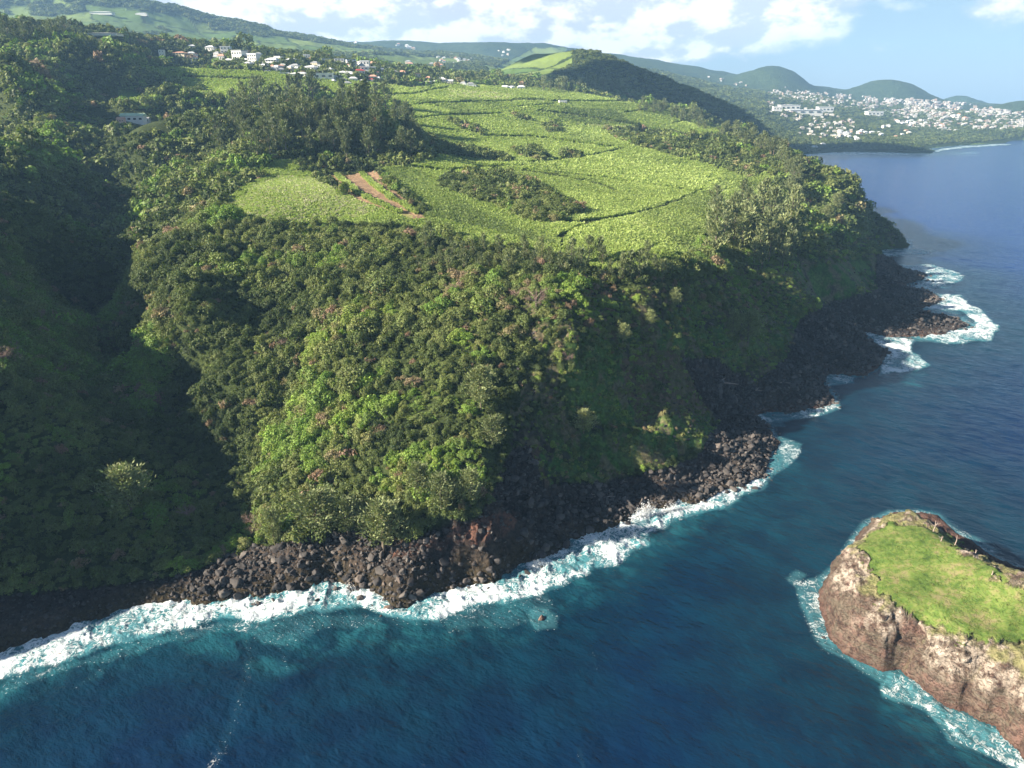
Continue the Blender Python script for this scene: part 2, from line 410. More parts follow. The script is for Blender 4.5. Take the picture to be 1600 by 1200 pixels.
terrain = link(bpy.data.objects.new('terrain', tm)); tag(terrain, kind='structure')

# quick sampler on the same grid (bilinear), and picker along a photo ray
_la = A; _lr = np.log(rr)
def ground(x, y):
    x = np.atleast_1d(np.asarray(x, float)); y = np.atleast_1d(np.asarray(y, float))
    a = np.arctan2(x, y); s = np.log(np.hypot(x, y))
    i = np.clip(np.searchsorted(_lr, s)-1, 0, len(_lr)-2); j = np.clip(np.searchsorted(_la, a)-1, 0, len(_la)-2)
    fi = np.clip((s-_lr[i])/(_lr[i+1]-_lr[i]), 0, 1); fj = np.clip((a-_la[j])/(_la[j+1]-_la[j]), 0, 1)
    return (TZ[i, j]*(1-fj)+TZ[i, j+1]*fj)*(1-fi)+(TZ[i+1, j]*(1-fj)+TZ[i+1, j+1]*fj)*fi
_bvh_r = np.concatenate([np.geomspace(85, 900, 1500), np.geomspace(900, 6900, 1100)[1:]])
def pick(u, v, rmin=0):
    """first ground point on the ray through photo pixel (u, v): marches the horizontal range"""
    x, y, d = ray(u, v); h = math.hypot(x, y); rs = _bvh_r[_bvh_r > rmin]
    X = x/h*rs; Y = y/h*rs; Z = CAM_H + d/h*rs
    g = ground(X, Y); k = np.argmax(g >= Z)
    if g[k] < Z[k]: return None
    if k == 0: return (X[0], Y[0], g[0])
    a = (Z[k-1]-g[k-1]); b = (g[k]-Z[k]); f = a/(a+b+1e-9); rq = rs[k-1]+(rs[k]-rs[k-1])*f
    xx, yy = x/h*rq, y/h*rq
    return (xx, yy, float(ground(xx, yy)[0]))
# visibility map of the ground on the polar grid: running maximum of the elevation angle
_g = (TZ-CAM_H)/RR
_hor = np.maximum.accumulate(np.vstack([np.full((1, _g.shape[1]), -9.), _g[:-1]]), axis=0)
def seen_by(x, y, z):
    """metres by which a point stands clear of the ground horizon in front of it (positive: visible)"""
    x = np.atleast_1d(x); y = np.atleast_1d(y)
    a = np.arctan2(x, y); r = np.hypot(x, y)
    i = np.clip(np.searchsorted(_lr, np.log(r))-1, 0, len(_lr)-1); j = np.clip(np.searchsorted(_la, a), 0, len(_la)-1)
    return z-(CAM_H+_hor[i, j]*r)
# ------------------------------------------------------------------ islet
ISLET_PX = [(1277,935),(1283,960),(1290,985),(1298,1002),(1320,1022),(1345,1036),(1380,1052),(1396,1050),(1406,1048),(1412,1058),(1440,1080),(1470,1102),(1500,1116),(1510,1112),(1530,1128),(1556,1136),(1565,1152),(1590,1170),(1600,1185)]
isl_front = [at_z(u, v)[:2] for u, v in ISLET_PX]
isl_off = [(115,100),(128,96),(150,100),(185,108),(215,130),(205,150),(180,160)]
isl_back = [at_z(u, v)[:2] for u, v in [(1600,892),(1580,884),(1550,870),(1520,845),(1490,830),(1465,806),(1440,800)]] + [(128,203),(117,197),(108,187),(99,176),(91,168)]
ISLET = isl_front+isl_off+isl_back
IC = []
def iz(*pts):
    for u, v, z in pts: IC.append(at_z(u, v, z))
iz((1345,850,15),(1375,822,16),(1395,806,16.5),(1430,802,17.5),(1360,890,14),(1375,935,14),(1400,955,14.5),(1440,975,15),(1480,985,15.5),(1530,1000,15.5),(1600,1015,15.5),
   (1420,860,18),(1450,830,19),(1500,858,21),(1550,892,22.5),(1600,926,23.5),(1480,900,18),(1450,940,16.2),(1540,940,18.6),(1600,970,18))
for p in [(84,156,12),(88,145,12),(92,134,12),(102,120,13),(110,106,14),(130,108,18),(128,122,22),(150,118,18),(150,135,13),(134,138,17),(180,130,9),(128,160,11),(122,180,10),(108,180,12),(100,170,13),(150,165,5),(140,195,5),(132,150,14)]: IC.append(p)
IC = np.array(IC); _ip = IC[:, :2]/40.; _iw = rbf_fit(_ip, IC[:, 2], .04)
ix = np.arange(78, 222, .45 if not QUICK else .9); iy = np.arange(88, 210, .45 if not QUICK else .9)
IX, IY = np.meshgrid(ix, iy)
fx_, fy_ = IX.ravel(), IY.ravel()
jx = fx_+fbm(fx_, fy_, 5, 3, 3)*1.2; jy = fy_+fbm(fx_, fy_, 5, 3, 9)*1.2
isd = seg_dist(jx, jy, ISLET, True)*np.where(in_poly(jx, jy, ISLET), 1, -1)
T_ = np.clip(rbf_eval(np.stack([fx_, fy_], 1)/40., _ip, _iw, .04), 4, 26)
isd_f = seg_dist(jx, jy, isl_back[-5:]+isl_front+isl_off[:5]); isd_b = seg_dist(jx, jy, isl_off[4:]+isl_back[:-4])
wf_ = 8+2.5*fbm(fx_, fy_, 22, 2, 77)
prof = lambda q: 1-(1-np.clip(q, 0, 1))**1.7
izr = T_*np.minimum(prof(isd_f/wf_), np.clip(isd_b/26, 0, 1)**1.2)*(isd > 0)
_iu, _iv, _ = project(fx_, fy_, izr)
GRASS_I = [(1362,842),(1400,820),(1440,818),(1475,840),(1510,862),(1545,890),(1570,908),(1600,930),(1700,1010),(1700,1040),(1600,1008),(1560,1004),(1520,992),(1480,982),(1440,968),(1410,955),(1385,930),(1362,905),(1345,878)]
igr = in_poly(_iu+fbm(fx_, fy_, 6, 4, 21, .65)*34, _iv+fbm(fx_, fy_, 6, 4, 22, .65)*26, GRASS_I)
steep = sstep(isd, .5, 3)*(1-igr)
# ledges and joints of the lava
lay = np.sin(izr*1.5+fbm(fx_, fy_, 12, 3, 5)*3)
crk = ridged(fx_*.9+fy_*.3, fy_*.8-fx_*.2, 7, 5, 15)
iz_ = izr + steep*((crk-.66)*1.2 + lay*.3) + igr*fbm(fx_, fy_, 5, 4, 4)*.45
iz_ = np.where(isd > 0, .3+np.maximum(iz_, .25)*sstep(isd, 0, 2.2), -1.5+np.maximum(isd, -30)*.4)
Zi = iz_.reshape(IX.shape); gyi, gxi = np.gradient(Zi, iy, ix)
nl = np.sqrt(1+gxi**2+gyi**2); nx_, ny_, nz_ = -gxi/nl, -gyi/nl, 1/nl
def tri(sc_, oc, sd_, fn=fbm):
    a = fn(IX.ravel(), Zi.ravel()*1.5, sc_, oc, sd_).reshape(IX.shape); b2 = fn(IY.ravel(), Zi.ravel()*1.5, sc_, oc, sd_+5).reshape(IX.shape); c2 = fn(fx_, fy_, sc_, oc, sd_+9).reshape(IX.shape)
    w1_, w2_, w3_ = ny_**2, nx_**2, nz_**2
    return a*w1_+b2*w2_+c2*w3_
dsp = (tri(7, 5, 90, ridged)-.62)*4.6 + (tri(2.6, 4, 93, ridged)-.6)*2.0 + tri(1.2, 3, 95)*.5 + tri(14, 3, 99)*1.6 + np.sin(Zi*2.1+tri(10, 3, 96)*4)*.22
dsp = dsp*(steep*sstep(isd, .4, 3)).reshape(IX.shape)
im = grid_mesh('islet', IX+nx_*dsp, IY+ny_*dsp, Zi+nz_*dsp*.7)
islet = link(bpy.data.objects.new('islet', im)); tag(islet, kind='structure')
u_, v_, _ = project(fx_, fy_, iz_)
dry = sstep(izr, 11, 14)*(1-igr)
pale = sstep(fbm(fx_, fy_, 9, 4, 61)+.5*sstep(izr, 6, 13), .10, .42)*(1-igr)*sstep(izr, 4, 9)
grassy_rim = sstep(fbm(fx_, fy_, 3, 3, 44)*.9+dry*.9, .55, .95)*(1-igr)
set_attr(im, 'grass', igr.astype(float)); set_attr(im, 'pale', pale); set_attr(im, 'dry', grassy_rim)
set_attr(im, 'wet', 1-sstep(izr-fbm(fx_, fy_, 3, 2, 2)*1.2, .8, 3.2))
def islet_z(x, y):
    i = np.clip(((np.atleast_1d(y)-iy[0])/(iy[1]-iy[0])).astype(int), 0, len(iy)-1); j = np.clip(((np.atleast_1d(x)-ix[0])/(ix[1]-ix[0])).astype(int), 0, len(ix)-1)
    return iz_.reshape(IX.shape)[i, j]
m, t, b = new_mat('islet_rock', rough=.9, spec=.2)
ob = t.new('ShaderNodeTexCoord').outputs['Object']
nA = t.noise(ob, .16, 6, .6); nB = t.noise(ob, .5, 6, .62); nC = t.noise(t.mapping(ob, scale=(1, 1, 3)), .24, 6, .62, .8)
rock = t.ramp(nC, [(.28, (.055,.04,.034)), (.42, (.125,.080,.062)), (.52, (.165,.125,.095)), (.60, (.145,.12,.088)), (.75, (.10,.085,.066))])
rock = t.mix(t.ss(nA, .52, .66), rock, (.20,.118,.094,1))
rock = t.mix(t.m('MULTIPLY', t.attr('pale', 2), t.ss(nB, .40, .58)), rock, (.46,.385,.315,1))
rock = t.mix(t.ss(nB, .32, .44, .85, 0), rock, (.075,.05,.042,1))
crk_ = t.m('ABSOLUTE', t.m('SUBTRACT', t.noise(t.mapping(ob, rot=(0, 0, .6), scale=(.6, 1.1, .8)), .33, 5, .58, 1.1), .5))
rock = t.mix(t.ss(crk_, 0, .012, .85, 0), rock, (.045,.03,.028,1))
rock = t.mix(t.attr('wet', 2), rock, (.115,.066,.052,1))
grs = t.ramp(t.m('ADD', t.m('MULTIPLY', t.noise(ob, .7, 6, .62), .5), t.m('MULTIPLY', t.noise(ob, .13, 4, .6), .52)), [(.36, (.05,.09,.018)), (.46, (.09,.145,.028)), (.54, (.14,.18,.045)), (.62, (.21,.19,.085))])
dryc = t.ramp(nB, [(.35, (.17,.18,.07)), (.6, (.27,.24,.12))])
col = t.mix(t.attr('dry', 2), rock, dryc); col = t.mix(t.attr('grass', 2), col, grs)
t.l.new(col, b.inputs['Base Color'])
hh = t.m('ADD', t.noise(ob, .42, 9, .66, .6), t.m('MULTIPLY', t.ss(t.noise(t.mapping(ob, scale=(1, 1, 2.6)), .5, 5, .6, 1.5), .42, .5), .3))
hh = t.m('MULTIPLY', hh, t.m('SUBTRACT', 1.0, t.m('MULTIPLY', t.attr('grass', 2), .75)))
t.l.new(t.bump(hh, 1.0, 1.5), b.inputs['Normal'])
im.materials.append(m)

# ------------------------------------------------------------------ sea
sa = polar_axes(1000 if not QUICK else 500, 0, 0, 0)
sr = np.concatenate([np.geomspace(60, 800, 900 if not QUICK else 450), np.geomspace(800, 7100, 240)[1:]])
SA, SR = np.meshgrid(sa, sr); SX, SY = (SR*np.sin(SA)).ravel(), (SR*np.cos(SA)).ravel()
su, sv, _ = project(SX, SY, np.zeros_like(SX))
near = (SX**2+SY**2) < 2600**2
# foam areas read off the photograph; (polygon, strength)
FOAM = [([(-60,1010),(0,1000),(100,975),(200,940),(300,920),(400,920),(500,890),(560,900),(600,925),(660,910),(770,890),(860,850),(950,800),(1000,780),(1060,770),(1150,745),(1195,730),(1225,735),(1205,760),(1160,780),(1110,798),(1060,812),(1012,832),(1006,856),(978,862),(962,886),(920,892),(880,914),(850,932),(800,945),(745,952),(690,975),(650,976),(610,966),(560,948),(510,958),(450,968),(400,975),(350,972),(290,986),(220,994),(150,1012),(100,1034),(50,1048),(0,1062),(-60,1075)], 1.0),
 ([(0,1058),(110,1032),(220,996),(360,975),(520,958),(600,962),(600,985),(520,985),(440,1010),(360,990),(240,1015),(100,1052),(0,1100)], .36),
 ([(690,960),(860,925),(880,950),(800,985),(700,990)], .34), ([(600,965),(700,965),(700,985),(620,985)], .3),
 ([(1195,680),(1215,680),(1258,695),(1245,720),(1215,745),(1195,735)], .62),
 ([(1165,648),(1240,640),(1310,625),(1315,640),(1270,652),(1200,660),(1175,662)], .72), ([(1175,640),(1200,640),(1230,665),(1190,672),(1170,660)], .5),
 ([(1285,580),(1340,584),(1338,598),(1290,602)], .75),
 ([(1345,515),(1400,525),(1432,532),(1420,545),(1452,570),(1420,582),(1370,585),(1385,560),(1370,540)], .95), ([(1360,515),(1460,520),(1470,535),(1370,535)], .6),
 ([(1420,528),(1500,515),(1525,505),(1505,485),(1440,480),(1462,458),(1500,462),(1535,488),(1562,512),(1545,532),(1480,536)], .98),
 ([(1395,410),(1450,412),(1508,432),(1492,446),(1450,452),(1420,450),(1450,436),(1410,424)], .85),
 ([(1358,400),(1380,390),(1420,388),(1464,390),(1450,396),(1400,400),(1375,408)], .72),
 ([(1222,905),(1245,888),(1262,900),(1240,930)], .5), ([(1235,920),(1300,890),(1290,935),(1300,985),(1330,1015),(1400,1042),(1420,1050),(1380,1078),(1340,1050),(1290,1015),(1262,985),(1240,950)], .58),
 ([(1365,1075),(1390,1045),(1430,1060),(1500,1108),(1560,1130),(1620,1180),(1620,1215),(1570,1200),(1530,1178),(1490,1150),(1450,1118),(1410,1100),(1375,1090)], .72),
 ([(1460,1120),(1500,1130),(1560,1175),(1530,1180),(1480,1160)], .5),
 ([(1450,800),(1470,800),(1510,832),(1560,862),(1545,866),(1500,842)], .55),
 ([(818,968),(835,945),(862,945),(882,962),(872,985),(835,988)], .52),
 ([(1395,235),(1470,238),(1530,237),(1532,243),(1440,243)], .5)]
BAYFOAM = [(1240,243),(1300,240),(1375,240),(1450,241),(1470,234),(1500,230),(1560,226),(1600,222)]
foam = np.zeros(len(SX)); 
wu = fbm(SX, SY, 14, 3, 5); wv = fbm(SX, SY, 14, 3, 6)
idx = np.where(near)[0]
def blur_poly(u, v, poly, soft):
    d = seg_dist(u, v, poly, True); return sstep(np.where(in_poly(u, v, poly), d, -d), -soft, soft)
for poly, k in FOAM:
    xs = [p[0] for p in poly]; ys = [p[1] for p in poly]
    s = idx[(su[idx] > min(xs)-30) & (su[idx] < max(xs)+30) & (sv[idx] > min(ys)-30) & (sv[idx] < max(ys)+30)]
    pxs = 1.0 if ys[0] > 700 else .45
    foam[s] = np.maximum(foam[s], k*blur_poly(su[s]+wu[s]*16*pxs, sv[s]+wv[s]*12*pxs, poly, 7*pxs))
dcoast = np.full(len(SX), 999.); sel = idx
dcoast[sel] = np.minimum(seg_dist(SX[sel], SY[sel], COAST), seg_dist(SX[sel], SY[sel], ISLET, True))
rr_ = np.hypot(SX, SY)
foam = np.maximum(foam, .62*(1-sstep(dcoast/np.clip(rr_/200, .8, 6), 0, 3.2))*(rr_ < 2500))
for pl, w, k in [([(387,1000),(392,1030),(380,1075),(372,1110),(356,1150),(335,1195)], 15, .24), ([(425,985),(440,1010),(450,1050)], 8, .22), ([(160,1050),(115,1075)], 6, .24), ([(690,1060),(700,1100)], 5, .2), ([(925,1010),(930,1045)], 4, .22), ([(905,1170),(912,1200)], 6, .25)]:
    d = seg_dist(su[idx], sv[idx], pl); foam[idx] = np.maximum(foam[idx], k*(1-sstep(d+wu[idx]*6, 0, w*1.6)))
turq = np.zeros(len(SX))
for poly, k, soft in [([(-60,1020),(200,950),(520,900),(760,900),(900,840),(1010,790),(1150,750),(1230,720),(1240,740),(1160,790),(1080,840),(1020,880),(960,910),(890,950),(820,985),(700,1000),(600,1010),(520,1010),(430,1050),(300,1020),(150,1050),(0,1110),(-60,1140)], .8, 26),
   ([(1440,470),(1540,490),(1545,520),(1440,530)], .8, 8), ([(1280,990),(1400,1050),(1600,1180),(1600,1240),(1480,1190),(1380,1120)], .45, 25), ([(1220,740),(1330,740),(1260,830),(1100,860)], .2, 40), ([(1390,415),(1500,440),(1440,455)], .5, 8), ([(1360,580),(1450,575),(1440,600),(1370,592)], .6, 8)]:
    turq[idx] = np.maximum(turq[idx], k*blur_poly(su[idx]+wu[idx]*22, sv[idx]+wv[idx]*20, poly, soft))
gshal = (1-sstep(dcoast, 5, 95))*(rr_ < 700)
open_ = sstep(SY+SX*.3, 260, 760)*sstep(dcoast, 15, 120)
bd = seg_dist(su[idx], sv[idx], BAYFOAM); foam[idx] = np.maximum(foam[idx], (1-sstep(bd-1.2*wu[idx], .8, 2.6))*.9*(rr_[idx] > 1200))
# swell, chop, and the torn surface of the surf
ca, sa_ = math.cos(R(-33)), math.sin(R(-33))
al = SX*ca+SY*sa_; ac = -SX*sa_+SY*ca
sw = fbm(al/1.4, ac, 7.5, 3, 71)*.42 + fbm(al/1.2+9, ac*1.1, 3.0, 2, 77)*.13
SZ = sw*np.clip(1-rr_/2500, 0, 1)*(.45+.55*sstep(dcoast, 0, 30))
fb = ridged(SX, SY, 4.2, 4, 12)
SZ = SZ + sstep(foam, .35, 1)*((fb-.5)*1.5+.15)*(rr_ < 900)
SZ[rr_ > 2500] = 0
# curvature of the earth keeps the horizon where it belongs
sea_me = grid_mesh('sea', SX.reshape(SA.shape), SY.reshape(SA.shape), SZ.reshape(SA.shape))
sea = link(bpy.data.objects.new('sea', sea_me)); tag(sea, kind='structure')
set_attr(sea_me, 'foam', foam); set_attr(sea_me, 'turq', turq); set_attr(sea_me, 'shallow', gshal); set_attr(sea_me, 'open_water', open_)
m, t, b = new_mat('sea_water', (.004,.045,.09), .12, .5); sea_me.materials.append(m)
ob = t.new('ShaderNodeTexCoord').outputs['Object']
rot = t.mapping(ob, rot=(0, 0, R(33)))
big = t.noise(ob, .012, 5, .6)
deep = t.mix(t.ss(big, .35, .65), (.0009,.011,.056,1), (.0012,.016,.052,1))
deep = t.mix(t.attr('open_water', 2), deep, (.002,.028,.16,1))
reef = t.noise(ob, .07, 6, .62)
shal = t.mix(t.ss(reef, .38, .62), (.002,.016,.028,1), (.003,.032,.050,1))
base = t.mix(t.m('MULTIPLY', t.attr('shallow', 2), .85), deep, shal)
tq = t.m('MULTIPLY', t.attr('turq', 2), t.ss(t.noise(ob, .11, 5, .6, .8), .40, .66, .12, 1.0))
base = t.mix(tq, base, (.016,.105,.130,1))
fo = t.attr('foam', 2)
f1 = t.noise(ob, .30, 7, .62, 1.2); f2 = t.noise(ob, 1.2, 5, .6, 1.5)
lace = t.m('ABSOLUTE', t.m('SUBTRACT', t.noise(ob, .42, 6, .6, 1.6), .5))
lace = t.ss(lace, 0, .10, 1, 0)
pat = t.m('ADD', t.m('MULTIPLY', f1, .55), t.m('ADD', t.m('MULTIPLY', f2, .25), t.m('MULTIPLY', lace, .22)))
big2 = t.noise(ob, .085, 4, .6, 1.0)
fm = t.m('ADD', t.m('ADD', fo, t.m('MULTIPLY', t.m('SUBTRACT', big2, .56), 2.3)), t.m('MULTIPLY', t.m('SUBTRACT', pat, .55), 2.0))
fm = t.m('MULTIPLY', t.ss(fm, .46, .98), t.ss(fo, .08, .3))
spark = t.m('MULTIPLY', t.ss(t.noise(ob, 1.6, 3, .6), .64, .70), t.ss(fo, .12, .3))
fm = t.m('MAXIMUM', fm, t.m('MULTIPLY', spark, .7))
milk = t.m('MULTIPLY', t.ss(fo, .15, .85), .55)
base = t.mix(milk, base, (.11,.33,.37,1))
fcol = t.mix(t.ss(f2, .3, .6), (.60,.72,.76,1), (.93,.94,.93,1))
base = t.mix(fm, base, fcol)
t.l.new(base, b.inputs['Base Color'])
t.l.new(t.m('ADD', t.m('MULTIPLY', fm, .6), .13), b.inputs['Roughness'])
w1 = t.noise(t.mapping(rot, scale=(.16, .27, 1)), 1.0, 3, .55); w2 = t.noise(t.mapping(rot, scale=(.7, 1.1, 1)), 1.0, 4, .6)
w3 = t.noise(ob, 3.0, 2, .5)
hh = t.m('ADD', t.m('MULTIPLY', w1, 1.5), t.m('ADD', t.m('MULTIPLY', w2, .55), t.m('MULTIPLY', w3, .06)))
hh = t.m('ADD', hh, t.m('MULTIPLY', t.m('MULTIPLY', fm, f2), .9))
t.l.new(t.bump(hh, .6, 1.0), b.inputs['Normal'])
b.inputs['IOR'].default_value = 1.33
# ------------------------------------------------------------------ ground classes and the ground's own colours
gx, gy, gz = TX.ravel(), TY.ravel(), TZ.ravel(); gr = np.hypot(gx, gy)
CANE_PX = [
 [(358,335),(356,315),(372,300),(400,285),(440,272),(480,268),(500,285),(540,305),(600,325),(665,345),(720,352),(790,372),(850,398),(760,388),(700,370),(600,352),(500,352),(440,350),(380,345)],
 [(408,262),(430,253),(465,252),(470,262),(450,275),(415,278)],
 [(185,100),(210,104),(340,112),(430,115),(560,128),(640,140),(700,130),(740,135),(860,140),(920,150),(1000,165),(1060,178),(1110,192),(1125,212),(1060,212),(1000,200),(950,205),(1020,225),(1090,238),(1130,255),(1140,262),(1195,272),(1212,285),(1205,310),(1180,335),(1110,350),(1080,400),(1050,422),(960,428),(900,412),(850,398),(790,378),(720,362),(665,345),(668,330),(620,290),(585,265),(640,260),(690,245),(650,225),(625,195),(600,165),(560,150),(430,145),(350,160),(330,150),(300,145),(260,125)],
 [(180,145),(240,150),(245,162),(190,160)]]
SHRUB_PX = [[(690,290),(705,278),(740,272),(790,275),(830,290),(860,305),(885,320),(905,330),(880,345),(850,352),(820,345),(790,330),(755,318),(715,305)],
 [(945,205),(965,202),(1000,212),(1040,222),(1085,232),(1130,248),(1165,262),(1195,270),(1170,280),(1120,262),(1060,248),(1000,232),(965,220)],
 [(690,235),(720,232),(760,240),(800,252),(790,258),(740,250),(700,245)],
 [(800,236),(830,235),(860,248),(845,254),(815,247)],[(700,190),(712,190),(755,208),(750,213),(725,205)],[(848,198),(872,196),(874,208),(855,210)],[(800,180),(815,182),(830,192),(810,190)],
 [(880,242),(908,244),(900,250),(880,250)],
 [(620,195),(640,200),(700,232),(690,245),(660,230),(630,215)]]
SOIL_PX = [[(500,277),(528,270),(600,308),(655,338),(668,346),(640,345),(560,315)],[(530,277),(562,271),(584,290),(645,325),(672,344),(610,330),(555,302)],[(566,271),(586,267),(610,290),(638,315),(612,310),(580,288)]]
STRIPE_PX = [[(526,274),(556,300),(590,318),(640,340)],[(565,271),(586,292),(615,312),(650,332)]]
SOIL2_PX = [[(625,197),(640,202),(690,225),(680,222),(650,215)],[(1025,212),(1080,220),(1078,228),(1030,222)]]
GREEN2 = [[(545,150),(570,152),(600,166),(590,172),(560,165)]]      # bluish young cane under netting
FRESH = [[(580,158),(620,160),(650,165),(640,172),(600,168)]]
PALEF = [[(360,320),(400,290),(440,275),(500,280),(560,312),(600,325),(560,345),(500,350),(440,350),(380,342)],[(700,140),(800,150),(795,158),(700,155)],[(900,195),(1000,200),(1000,210),(950,205)]]
DULLC = [[(990,330),(1050,315),(1110,300),(1140,265),(1200,275),(1212,300),(1180,335),(1110,350),(1080,400),(1050,380),(1000,345)],[(640,262),(700,290),(760,320),(850,350),(870,385),(800,372),(720,350),(668,340),(610,300),(585,268)],[(880,170),(960,175),(990,195),(930,200),(870,185)]]
GAPS = [[(885,365),(876,378),(884,396)],[(870,372),(920,350),(1000,335),(1050,318),(1095,300),(1108,285)],[(860,345),(900,350),(990,338)],[(960,410),(1000,398),(1030,385)],
 [(640,262),(700,268),(760,262),(820,262)],[(815,268),(880,278),(940,290),(960,300)],[(820,258),(900,250),(950,240),(975,235)],[(905,212),(912,202),(916,198)],[(895,215),(905,212)],
 [(620,190),(700,182),(780,180)],[(650,165),(720,162),(800,160)],[(560,150),(640,150),(700,138)],[(840,175),(900,182),(960,192),(1000,198)],[(975,178),(1010,173),(1020,168)],[(1050,195),(1080,188)],[(760,215),(830,215),(900,225),(960,232)],[(1126,258),(1122,268)],[(1062,255),(1065,262)],[(860,160),(1000,160)],[(800,158),(850,158)],[(200,112),(270,122),(340,124),(400,126)]]
EARTHTRACK = [[(1108,300),(1112,290),(1106,280),(1128,262)],[(800,170),(860,165),(900,160)],[(950,428),(1000,400),(1050,318)]]
ru, rv, _ = project(gx, gy, gz)
_ju = fbm(gx, gy, 9, 3, 101)*np.clip(900/np.maximum(gr, 1), .3, 4)*2.2; _jv = fbm(gx, gy, 9, 3, 102)*np.clip(900/np.maximum(gr, 1), .3, 4)*1.3
def classes(u, v, x, y):
    r = np.hypot(x, y)
    ju = fbm(x, y, 9, 3, 101)*np.clip(900/np.maximum(r, 1), .3, 4)*2.0; jv = fbm(x, y, 9, 3, 102)*np.clip(900/np.maximum(r, 1), .3, 4)*1.2
    u = u+ju; v = v+jv
    vis = (r < 1450)
    def any_(ps):
        o = np.zeros(np.shape(u), bool)
        for p in ps: o |= in_poly(u, v, p)
        return o & vis
    cane = any_(CANE_PX); shrub = any_(SHRUB_PX); soil = any_(SOIL_PX) | any_(SOIL2_PX); soil_only = any_(SOIL_PX)
    stripe = np.zeros(np.shape(u), bool)
    for p in STRIPE_PX: stripe |= seg_dist(u, v, p) < 2.6
    gap = np.zeros(np.shape(u), bool)
    for i, p in enumerate(GAPS):
        gap |= seg_dist(u, v, p) < np.clip(1500/r*.7, 1.8, 3.6)
    gap &= vis
    track = np.zeros(np.shape(u), bool)
    for p in EARTHTRACK[:2]: track |= (seg_dist(u, v, p) < np.clip(1500/r*.6, 1, 3)) & vis
    rock = any_(ROCK_PX)
    cane = (cane & ~shrub & ~soil_only) | (stripe & soil_only & (v < 334))
    return dict(cane=cane, shrub=shrub, soil=soil_only & ~stripe, stripe=stripe & soil_only, gap=gap, track=track, rock=rock & (r < 900), pale=any_(PALEF), dull=any_(DULLC), blue=any_(GREEN2), fresh=any_(FRESH), soil2=any_(SOIL2_PX), u=u, v=v)
K = classes(ru, rv, gx, gy)
n1_ = fbm(gx, gy, 26, 4, 201); n2_ = fbm(gx, gy, 5, 3, 202); n3_ = fbm(gx, gy, 90, 3, 203)
def lerp(a, b_, f): return a*(1-f[:, None])+np.asarray(b_)*f[:, None]
colr = np.tile(np.array([.040,.055,.018]), (len(gx), 1))
# grassy, dry and bare patches of the shaded sea face
GRASSY = [[(905,600),(960,530),(1010,500),(1060,520),(1080,580),(1110,640),(1110,690),(1060,710),(990,735),(930,750),(900,730),(905,680)],[(1080,520),(1230,480),(1260,510),(1200,560),(1120,570)],[(1230,420),(1370,400),(1370,440),(1310,470),(1250,470)],[(1400,640),(1100,660),(1080,720)],[(650,800),(800,760),(830,730),(850,690),(900,700),(850,780),(780,800)]]
DRYP = [[(800,690),(850,690),(860,790),(800,830),(770,800)],[(960,560),(1060,540),(1110,600),(1100,650),(1000,650)]]
REDP = [[(690,818),(750,812),(800,800),(815,812),(790,838),(745,850),(700,840)],[(140,510),(180,510),(190,560),(150,560)],[(560,828),(600,832),(640,850),(600,852)],[(590,845),(700,828),(690,850),(620,862)]]
def anyp(ps, w=10):
    o = np.zeros(len(gx))
    s = np.where(gr < 900)[0]
    uu, vv = K['u'][s]+n2_[s]*w, K['v'][s]+n1_[s]*w
    for p in ps: o[s] = np.maximum(o[s], in_poly(uu, vv, p))
    return o
colr = lerp(colr, [.045,.105,.022], anyp(GRASSY)*(.65+.35*(n2_ > -.1)))
colr = lerp(colr, [.12,.12,.055], anyp(GRASSY)*sstep(n1_+n2_*.6, .05, .35)*.75)
SF = [(800,470),(1000,440),(1110,430),(1400,360),(1400,480),(1110,700),(900,780),(780,820),(800,640),(850,560)]
sfm = anyp([SF], 18); q1 = fbm(gx, gy, 7, 4, 401); q2 = fbm(gx, gy, 2.5, 3, 402)
colr = lerp(colr, [.135,.115,.070], sfm*sstep(q1+q2*.5, .02, .22)*.85)
colr = lerp(colr, [.075,.135,.032], sfm*sstep(-q1+q2*.6, .12, .34)*.8)
colr = lerp(colr, [.030,.027,.026], sfm*sstep(ridged(gx, gy, 14, 3, 403)+q2*.2, .80, .92)*.9)
colr = lerp(colr, [.11,.07,.052], anyp(DRYP)*.7)
colr = lerp(colr, [.034,.028,.026], K['rock'].astype(float))
colr = lerp(colr, [.070,.055,.045], K['rock']*sstep(n2_+n1_, .0, .5)*.8)
colr = lerp(colr, [.125,.066,.050], anyp(REDP, 22)*(.3+.7*sstep(n2_+n1_*.5, -.1, .3)))
lsd = np.full(len(gx), 400.); s = np.where(gr < 2400)[0]; lsd[s] = seg_dist(gx[s], gy[s], COAST)
wet = K['rock']*(1-sstep(lsd+n2_*2, 1.5, 7))
colr = lerp(colr, [.105,.068,.054], wet*sstep(gr, 190, 320)*.8); colr = lerp(colr, [.05,.04,.022], wet*(1-sstep(gr, 190, 320))*.8)
c_ = K['cane'].astype(float)
cane_col = np.tile(np.array([.27,.36,.085]), (len(gx), 1))
cane_col = lerp(cane_col, [.225,.30,.065], sstep(n1_, -.1, .5)); cane_col = lerp(cane_col, [.10,.205,.035], sstep(n3_, .05, .45)*.7)
cane_col = lerp(cane_col, [.27,.34,.14], K['pale']*.75); cane_col = lerp(cane_col, [.115,.165,.045], K['dull']*.8)
cane_col = lerp(cane_col, [.14,.22,.17], K['blue'].astype(float)); cane_col = lerp(cane_col, [.07,.20,.02], K['fresh'].astype(float))
CANE_COL = cane_col
ground_c = lerp(cane_col*.85, [.09,.11,.03], np.clip(1-gr/900, 0, 1)*.35)
colr = lerp(colr, ground_c, c_)
colr = np.where(K['shrub'][:, None], [.03,.05,.015], colr)
colr = lerp(colr, [.06,.075,.028], (K['gap'] & K['cane']).astype(float)*.9)
colr = lerp(colr, [.30,.25,.13], K['track'].astype(float)*.8)
